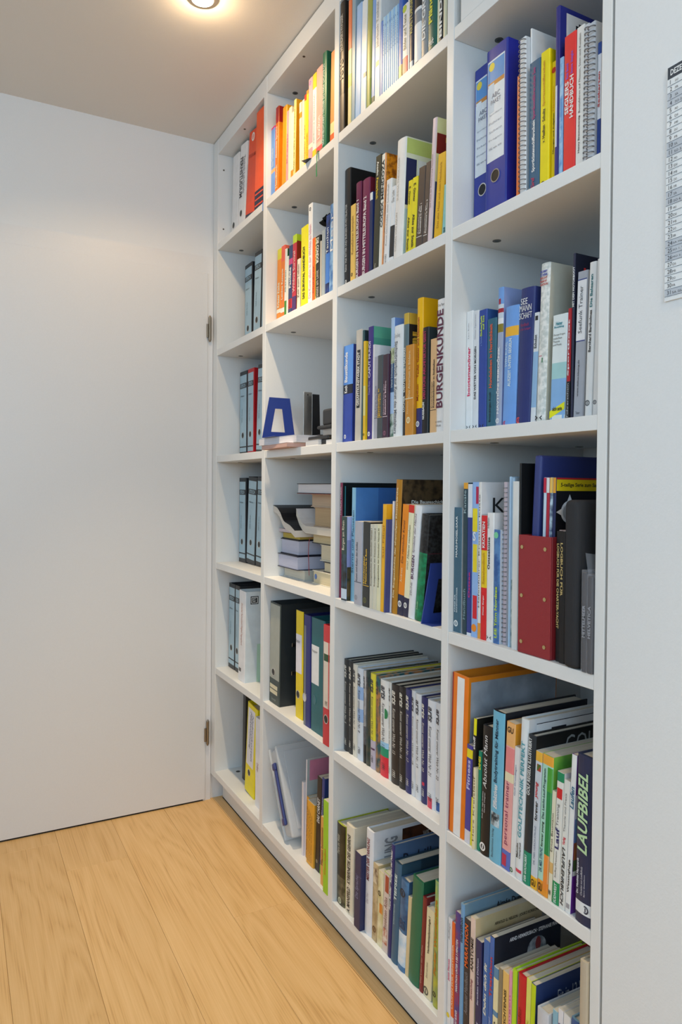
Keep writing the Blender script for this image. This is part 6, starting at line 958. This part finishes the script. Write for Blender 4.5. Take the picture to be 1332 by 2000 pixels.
box('base', -.015, .11, 0, .16, 0, .010, BLACKP, g, .003, 2); box('lever', .01, .10, .015, .15, .030, .040, BLACKP, g, .004, 2); box('bracket', .02, .09, .030, .135, .0102, .030, STEEL, g); box('grip', .03, .105, .022, .120, .040, .085, BLACKP, g, .006, 2)
g = empty('desk_tray', (.79, .012, Z3)); tag(g, 'flat black tray lying under the desk things by the partition', 'tray')
box('tray_floor', .117, .148, 0, .24, 0, .006, BLACKP, g, .001, 1); box('rim', .118, .147, 0, .004, .006, .014, BLACKP, g)

# translucent box leaning on the lowest shelf of the second column
g = empty('storage_box', (.7265, .014, ZT[6] + .0345), R(-30)); tag(g, 'translucent plastic storage box with blue latch leaning against the partition', 'storage box')
def rbox(name, x0, x1, y0, y1, z0, z1, r, m, parent):
    v, f = boxvf(x0, x1, y0, y1, z0, z1)
    bm = bmesh.new(); vs = [bm.verts.new(p) for p in v]
    for q in f: bm.faces.new([vs[i] for i in q])
    bmesh.ops.bevel(bm, geom=bm.edges[:], offset=r, segments=4, affect='EDGES', profile=.5)
    me = bpy.data.meshes.new(name); bm.to_mesh(me); bm.free(); me.shade_smooth()
    return link(name, me, m, parent)
t_ = rbox('tub', -.062, -.004, .004, .250, .004, .266, .016, CLEARPL, g)
rim = rbox('rim', -.0645, -.054, 0, .256, .0, .270, .005, CLEARPL, g)
lid = rbox('lid', -.008, .006, .001, .254, .001, .269, .0065, CLEARPL, g)
rbox('lid_ridge', .0062, .010, .022, .232, .022, .248, .0018, CLEARPL, lid)
bar = rbox('latch', -.030, -.016, -.006, .003, .050, .215, .0042, NAVYP, g)
rbox('latch_catch', -.034, -.012, -.008, .002, .040, .062, .004, NAVYP, bar); rbox('latch_catch', -.034, -.012, -.008, .002, .200, .222, .004, NAVYP, bar)
box('paper_sheet', -.022, -.012, .045, .235, .030, .225, paper('#e6e8ee'), g)
box('paper_sheet', -.034, -.024, .030, .240, .024, .240, paper('#d6d9e2'), g)
box('dark_item', -.0115, -.0095, .028, .075, .060, .190, paper('#6a6c70/#3a3c40/30'), g)

# red document holder with its contents
ZB = ZT[4] + .0004
g = empty('magazine_holder', (1.6985, .004, ZB)); tag(g, 'dark red leatherette magazine holder with brass rivets on the fourth shelf', 'magazine holder')
wx, dy, hz = .0775, .25, .205
box('front_panel', 0, wx, 0, .003, 0, hz, REDLEA, g, .0012, 2); box('back_panel', 0, wx, dy - .003, dy, 0, hz, REDLEA, g, .0012, 2)
box('side_panel', 0, .003, .003, dy - .003, 0, hz, REDLEA, g, .001, 1); box('side_panel', wx - .003, wx, .003, dy - .003, 0, hz, REDLEA, g, .001, 1); box('bottom_panel', .003, wx - .003, .003, dy - .003, 0, .003, REDLEA, g)
for zz in (.020, .100, .184):
    for xx in (.010, .0655): cyl('rivet', (xx, -.0008, zz), 'y', .0034, .0018, flat('brass', (.70, .55, .28), .3, .5, 1.), g, 14)
zi = ZB + .0034
g = empty('document_folder', (1.7022, .020, zi + .0009), R(2.6)); tag(g, 'tall navy blue folder leaning in the red magazine holder', 'folder')
box('cover', 0, .0175, 0, .225, 0, .3395, NAVYP, g, .0045, 3); box('pages', .0015, .016, .002, .2255, .002, .3375, pages_mat('#d8d8da'), g)
cols = ['#c4d8ea', '#b02038', '#b8d0e0/#3a4a70/50', '#1e2a5a']
for i in range(4):
    x = 1.7376 + i * .0074
    g = empty('magazine', (x, .018, zi + .0002), R(1.2)); tag(g, ['pale blue', 'crimson', 'blue patterned', 'dark blue'][i] + ' boating magazine standing in the red holder' + (', black compass cover showing' if i == 3 else ''), 'magazine', 'magazines in the red holder')
    box('cover', 0, .0062, 0, .215, 0, .301, paper(cols[i]), g, .0006, 1)
    box('spine_band', .0002, .0060, -.0006, .0, .275, .3005, paper(['#c02040', '#e0e0e0', '#e8c060', '#e0a030'][i]), g)
    if i == 3:
        box('cover_print', .0063, .0066, .001, .214, .001, .3005, paper('#16181e'), g)
        box('cover_header', .0067, .0069, .001, .214, .2785, .2975, paper('#f0cc18'), g); box('cover_stripe', .0067, .0069, .001, .214, .2978, .3005, paper('#c82a2c'), g)
        lettering('5-teilige Serie zum Sammeln', 'b', lambda a, b: (.0070, .010 + .108 * a, .2835 + .0085 * b), paper('#23221a'), g)
        cc = (.0067, .031, .243)
        ring('compass_print', cc, 'x', .0145, .019, .0003, paper('#d8dade'), g); ring('compass_print', cc, 'x', 0, .0143, .0002, paper('#a8acb2'), g)
        for k in range(4):
            a = k * math.pi / 2
            mesh('compass_print', [(.0071, cc[1] + .030 * math.cos(a), cc[2] + .030 * math.sin(a)), (.0071, cc[1] + .019 * math.cos(a + .3), cc[2] + .019 * math.sin(a + .3)), (.0071, cc[1] + .019 * math.cos(a - .3), cc[2] + .019 * math.sin(a - .3))], [(0, 2, 1)], paper('#d8dade'), g)
        for yy in (.075, .110): ring('cover_emblem', (.0067, yy, .250), 'x', 0, .012, .0003, paper('#7a88b8'), g)
# log books, pouch and wrapped charts
for i, (x, s_, txt) in enumerate(((1.7805, .012, 'LOGBUCH FÜR DIE CHARTER-YACHT'), (1.7925, .008, 'LOGBUCH FÜR'))):
    g = empty('hardcover_book', (x, s_, ZB)); tag(g, ['thin black logbook with gold lettering against the red magazine holder', 'thin black logbook with gold lettering beside the black zip case'][i], 'book', 'black logbooks')
    c_ = box('cover', 0, .0112, 0, .17, 0, .216, paper('#141316'), g, .0012, 2)
    box('pages', .0022, .0090, .004, .171, .003, .2175, pages_mat('#c8b0a8'), g)
    f0, f1 = ((.055, .195), (.11, .197))[i]
    lettering(txt, 'b', lambda a, b: (.0018 + .0062 * b, -.0006, f1 - (f1 - f0) * a), paper('#d0b878'), c_, 'spine_lettering')
g = empty('zip_case', (1.8130, -.006, ZB)); tag(g, 'black nylon zip case with rounded flap standing by the end panel', 'case')
rbox('body', 0, .030, 0, .21, 0, .268, .009, NYLON, g)
rbox('flap', .0302, .0362, .040, .205, .004, .262, .0028, NYLON, g)
zp = []; 
for k in range(15):
    a = R(90 + 90 * k / 14); zp.append((.0366, .052 + .040 + .040 * math.cos(a) - .0, .222 + .036 * math.sin(a)))
zp += [(.0366, .052, .2 - .012 * k) for k in range(15)]
pv = []; pf = []
for i, p in enumerate(zp):
    pv += [(p[0], p[1] - .002, p[2]), (p[0], p[1] + .002, p[2] + .001)]
    if i: pf.append((2 * i - 2, 2 * i - 1, 2 * i + 1, 2 * i))
o = mesh('zipper', pv, pf, flat('zip_tape', (.05, .05, .055), .6), g); o.modifiers.new('t', 'SOLIDIFY').thickness = .0008
for i, (x, t2, hh) in enumerate(((1.8510, .0104, .156), (1.8620, .0104, .150))):
    g = empty('wrapped_book', (x, -.004, ZB)); tag(g, ['dark small book in shrink wrap beside the zip case', 'dark small book in shrink wrap touching the end panel'][i], 'book', 'shrink-wrapped small books')
    c_ = box('cover', .0006, t2 - .0006, .001, .11, 0, hh, paper('#23242c'), g, .001, 1)
    rbox('plastic_wrap', 0, t2, -.001, .112, -.0002, hh + .004, .0015, WRAP, g)
    lettering(['MITTELMEER', 'HELVETICA'][i], 'b', lambda a, b: (.0085 - .0055 * b, -.0014, .055 + .05 * a), paper('#9a9ca4'), c_, 'spine_lettering')
    if i == 1: mesh('wrap_flap', [(.002, .0, hh + .003), (.0105, .02, hh + .003), (.009, .025, hh + .032), (-.006, .002, hh + .036)], [(0, 1, 2, 3)], WRAP, g)
# small black leaflet corner showing under the pink paperbacks
g = mesh('leaflet', [(.812, .0135, ZT[1] + .0003), (.858, .0135, ZT[1] + .0003), (.853, -.004, ZT[1] + .0003), (.826, -.016, ZT[1] + .0003), (.812, .0135, ZT[1] + .0009), (.858, .0135, ZT[1] + .0009), (.853, -.004, ZT[1] + .0009), (.826, -.016, ZT[1] + .0009)], [(0, 1, 2, 3), (7, 6, 5, 4), (0, 4, 5, 1), (1, 5, 6, 2), (2, 6, 7, 3), (3, 7, 4, 0)], paper('#23262c'))
tag(g, 'dark leaflet corner sticking out under the pink paperbacks on top shelf', 'leaflet')

# ------------------------------------------------------------------ wall calendar
g = empty('wall_calendar', (1.9935, -.0048, 1.4585)); tag(g, 'white wall calendar page with grey weekend rows on the wall', 'calendar')
CW, CH = .24, .3185
box('sheet', 0, CW, 0, .0030, 0, CH, paper('#e6e8f0'), g)
box('header', .0005, CW, -.0003, 0, CH - .0165, CH - .0004, paper('#3c434d'), g)
lettering('DEZEMBER', 'b', lambda a, b: (.005 + .036 * a, -.0006, CH - .0125 + .0080 * b), paper('#e8eaf0'), g)
rh = (CH - .0165 - .006) / 31
GREY = {3, 4, 10, 11, 17, 18, 24, 25, 26, 31}
for i in range(31):
    zt = CH - .0165 - i * rh
    if i + 1 in GREY: box('weekend_row', .0005, CW, -.0002, 0, zt - rh, zt, paper('#c0c5cc'), g)
    box('rule', .0005, CW, -.0005, -.0002, zt - rh - .00025, zt - rh + .00025, paper('#6a7078'), g)
    s_ = str(i + 1); wd = .0052 * _T[(s_, '')][2]
    lettering(s_, '', lambda a, b: (.0045 + wd * a, -.0006, zt - rh + .0018 + .0058 * b), paper('#4a5058'), g, 'date')
    s_ = DAYS[i % 7] + (' ' + HOL[i + 1] if i + 1 in HOL else '')
    wd2 = .0024 * len(s_)
    lettering(s_, '', lambda a, b: (.0125 + wd2 * a, -.0006, zt - rh + .0022 + .0032 * b), paper('#5a6068'), g, 'day_name')

# ------------------------------------------------------------------ recessed ceiling lamps in a row along the bookcase
for i, x in enumerate(LAMP_X):
    g = empty('ceiling_spotlight', (x, LAMP_Y, H))
    tag(g, ['recessed ceiling spotlight in front of the bookcase, nearest the door', 'second recessed ceiling spotlight from the door'][i], 'ceiling lamp', 'recessed ceiling spotlights')
    ring('rim', (0, 0, -.004), 'z', .030, .042, .0038, flat('satin_ring', (.62, .50, .36), .3, .5, 1.), g, 36)
    cyl('bulb', (0, 0, -.0035), 'z', .029, .006, BULB, g, 28, .020)
    l = bpy.data.lights.new('spotlight_beam', 'SPOT'); l.energy = LAMP_SPOT; l.color = LAMP_COL; l.spot_size = R(146); l.spot_blend = .35; l.shadow_soft_size = .022
    o = bpy.data.objects.new('spotlight_beam', l); COL.objects.link(o); o.parent = g; o.location = (0, 0, -.014)
    l = bpy.data.lights.new('spotlight_core', 'SPOT'); l.energy = LAMP_BEAM; l.color = BEAM_COL; l.spot_size = R(66); l.spot_blend = 1.0; l.shadow_soft_size = .022
    o = bpy.data.objects.new('spotlight_core', l); COL.objects.link(o); o.parent = g; o.location = (0, 0, -.014)
    l = bpy.data.lights.new('spotlight_glow', 'POINT'); l.energy = LAMP_W; l.color = LAMP_COL; l.shadow_soft_size = .022
    o = bpy.data.objects.new('spotlight_glow', l); COL.objects.link(o); o.parent = g; o.location = (0, 0, -.035)
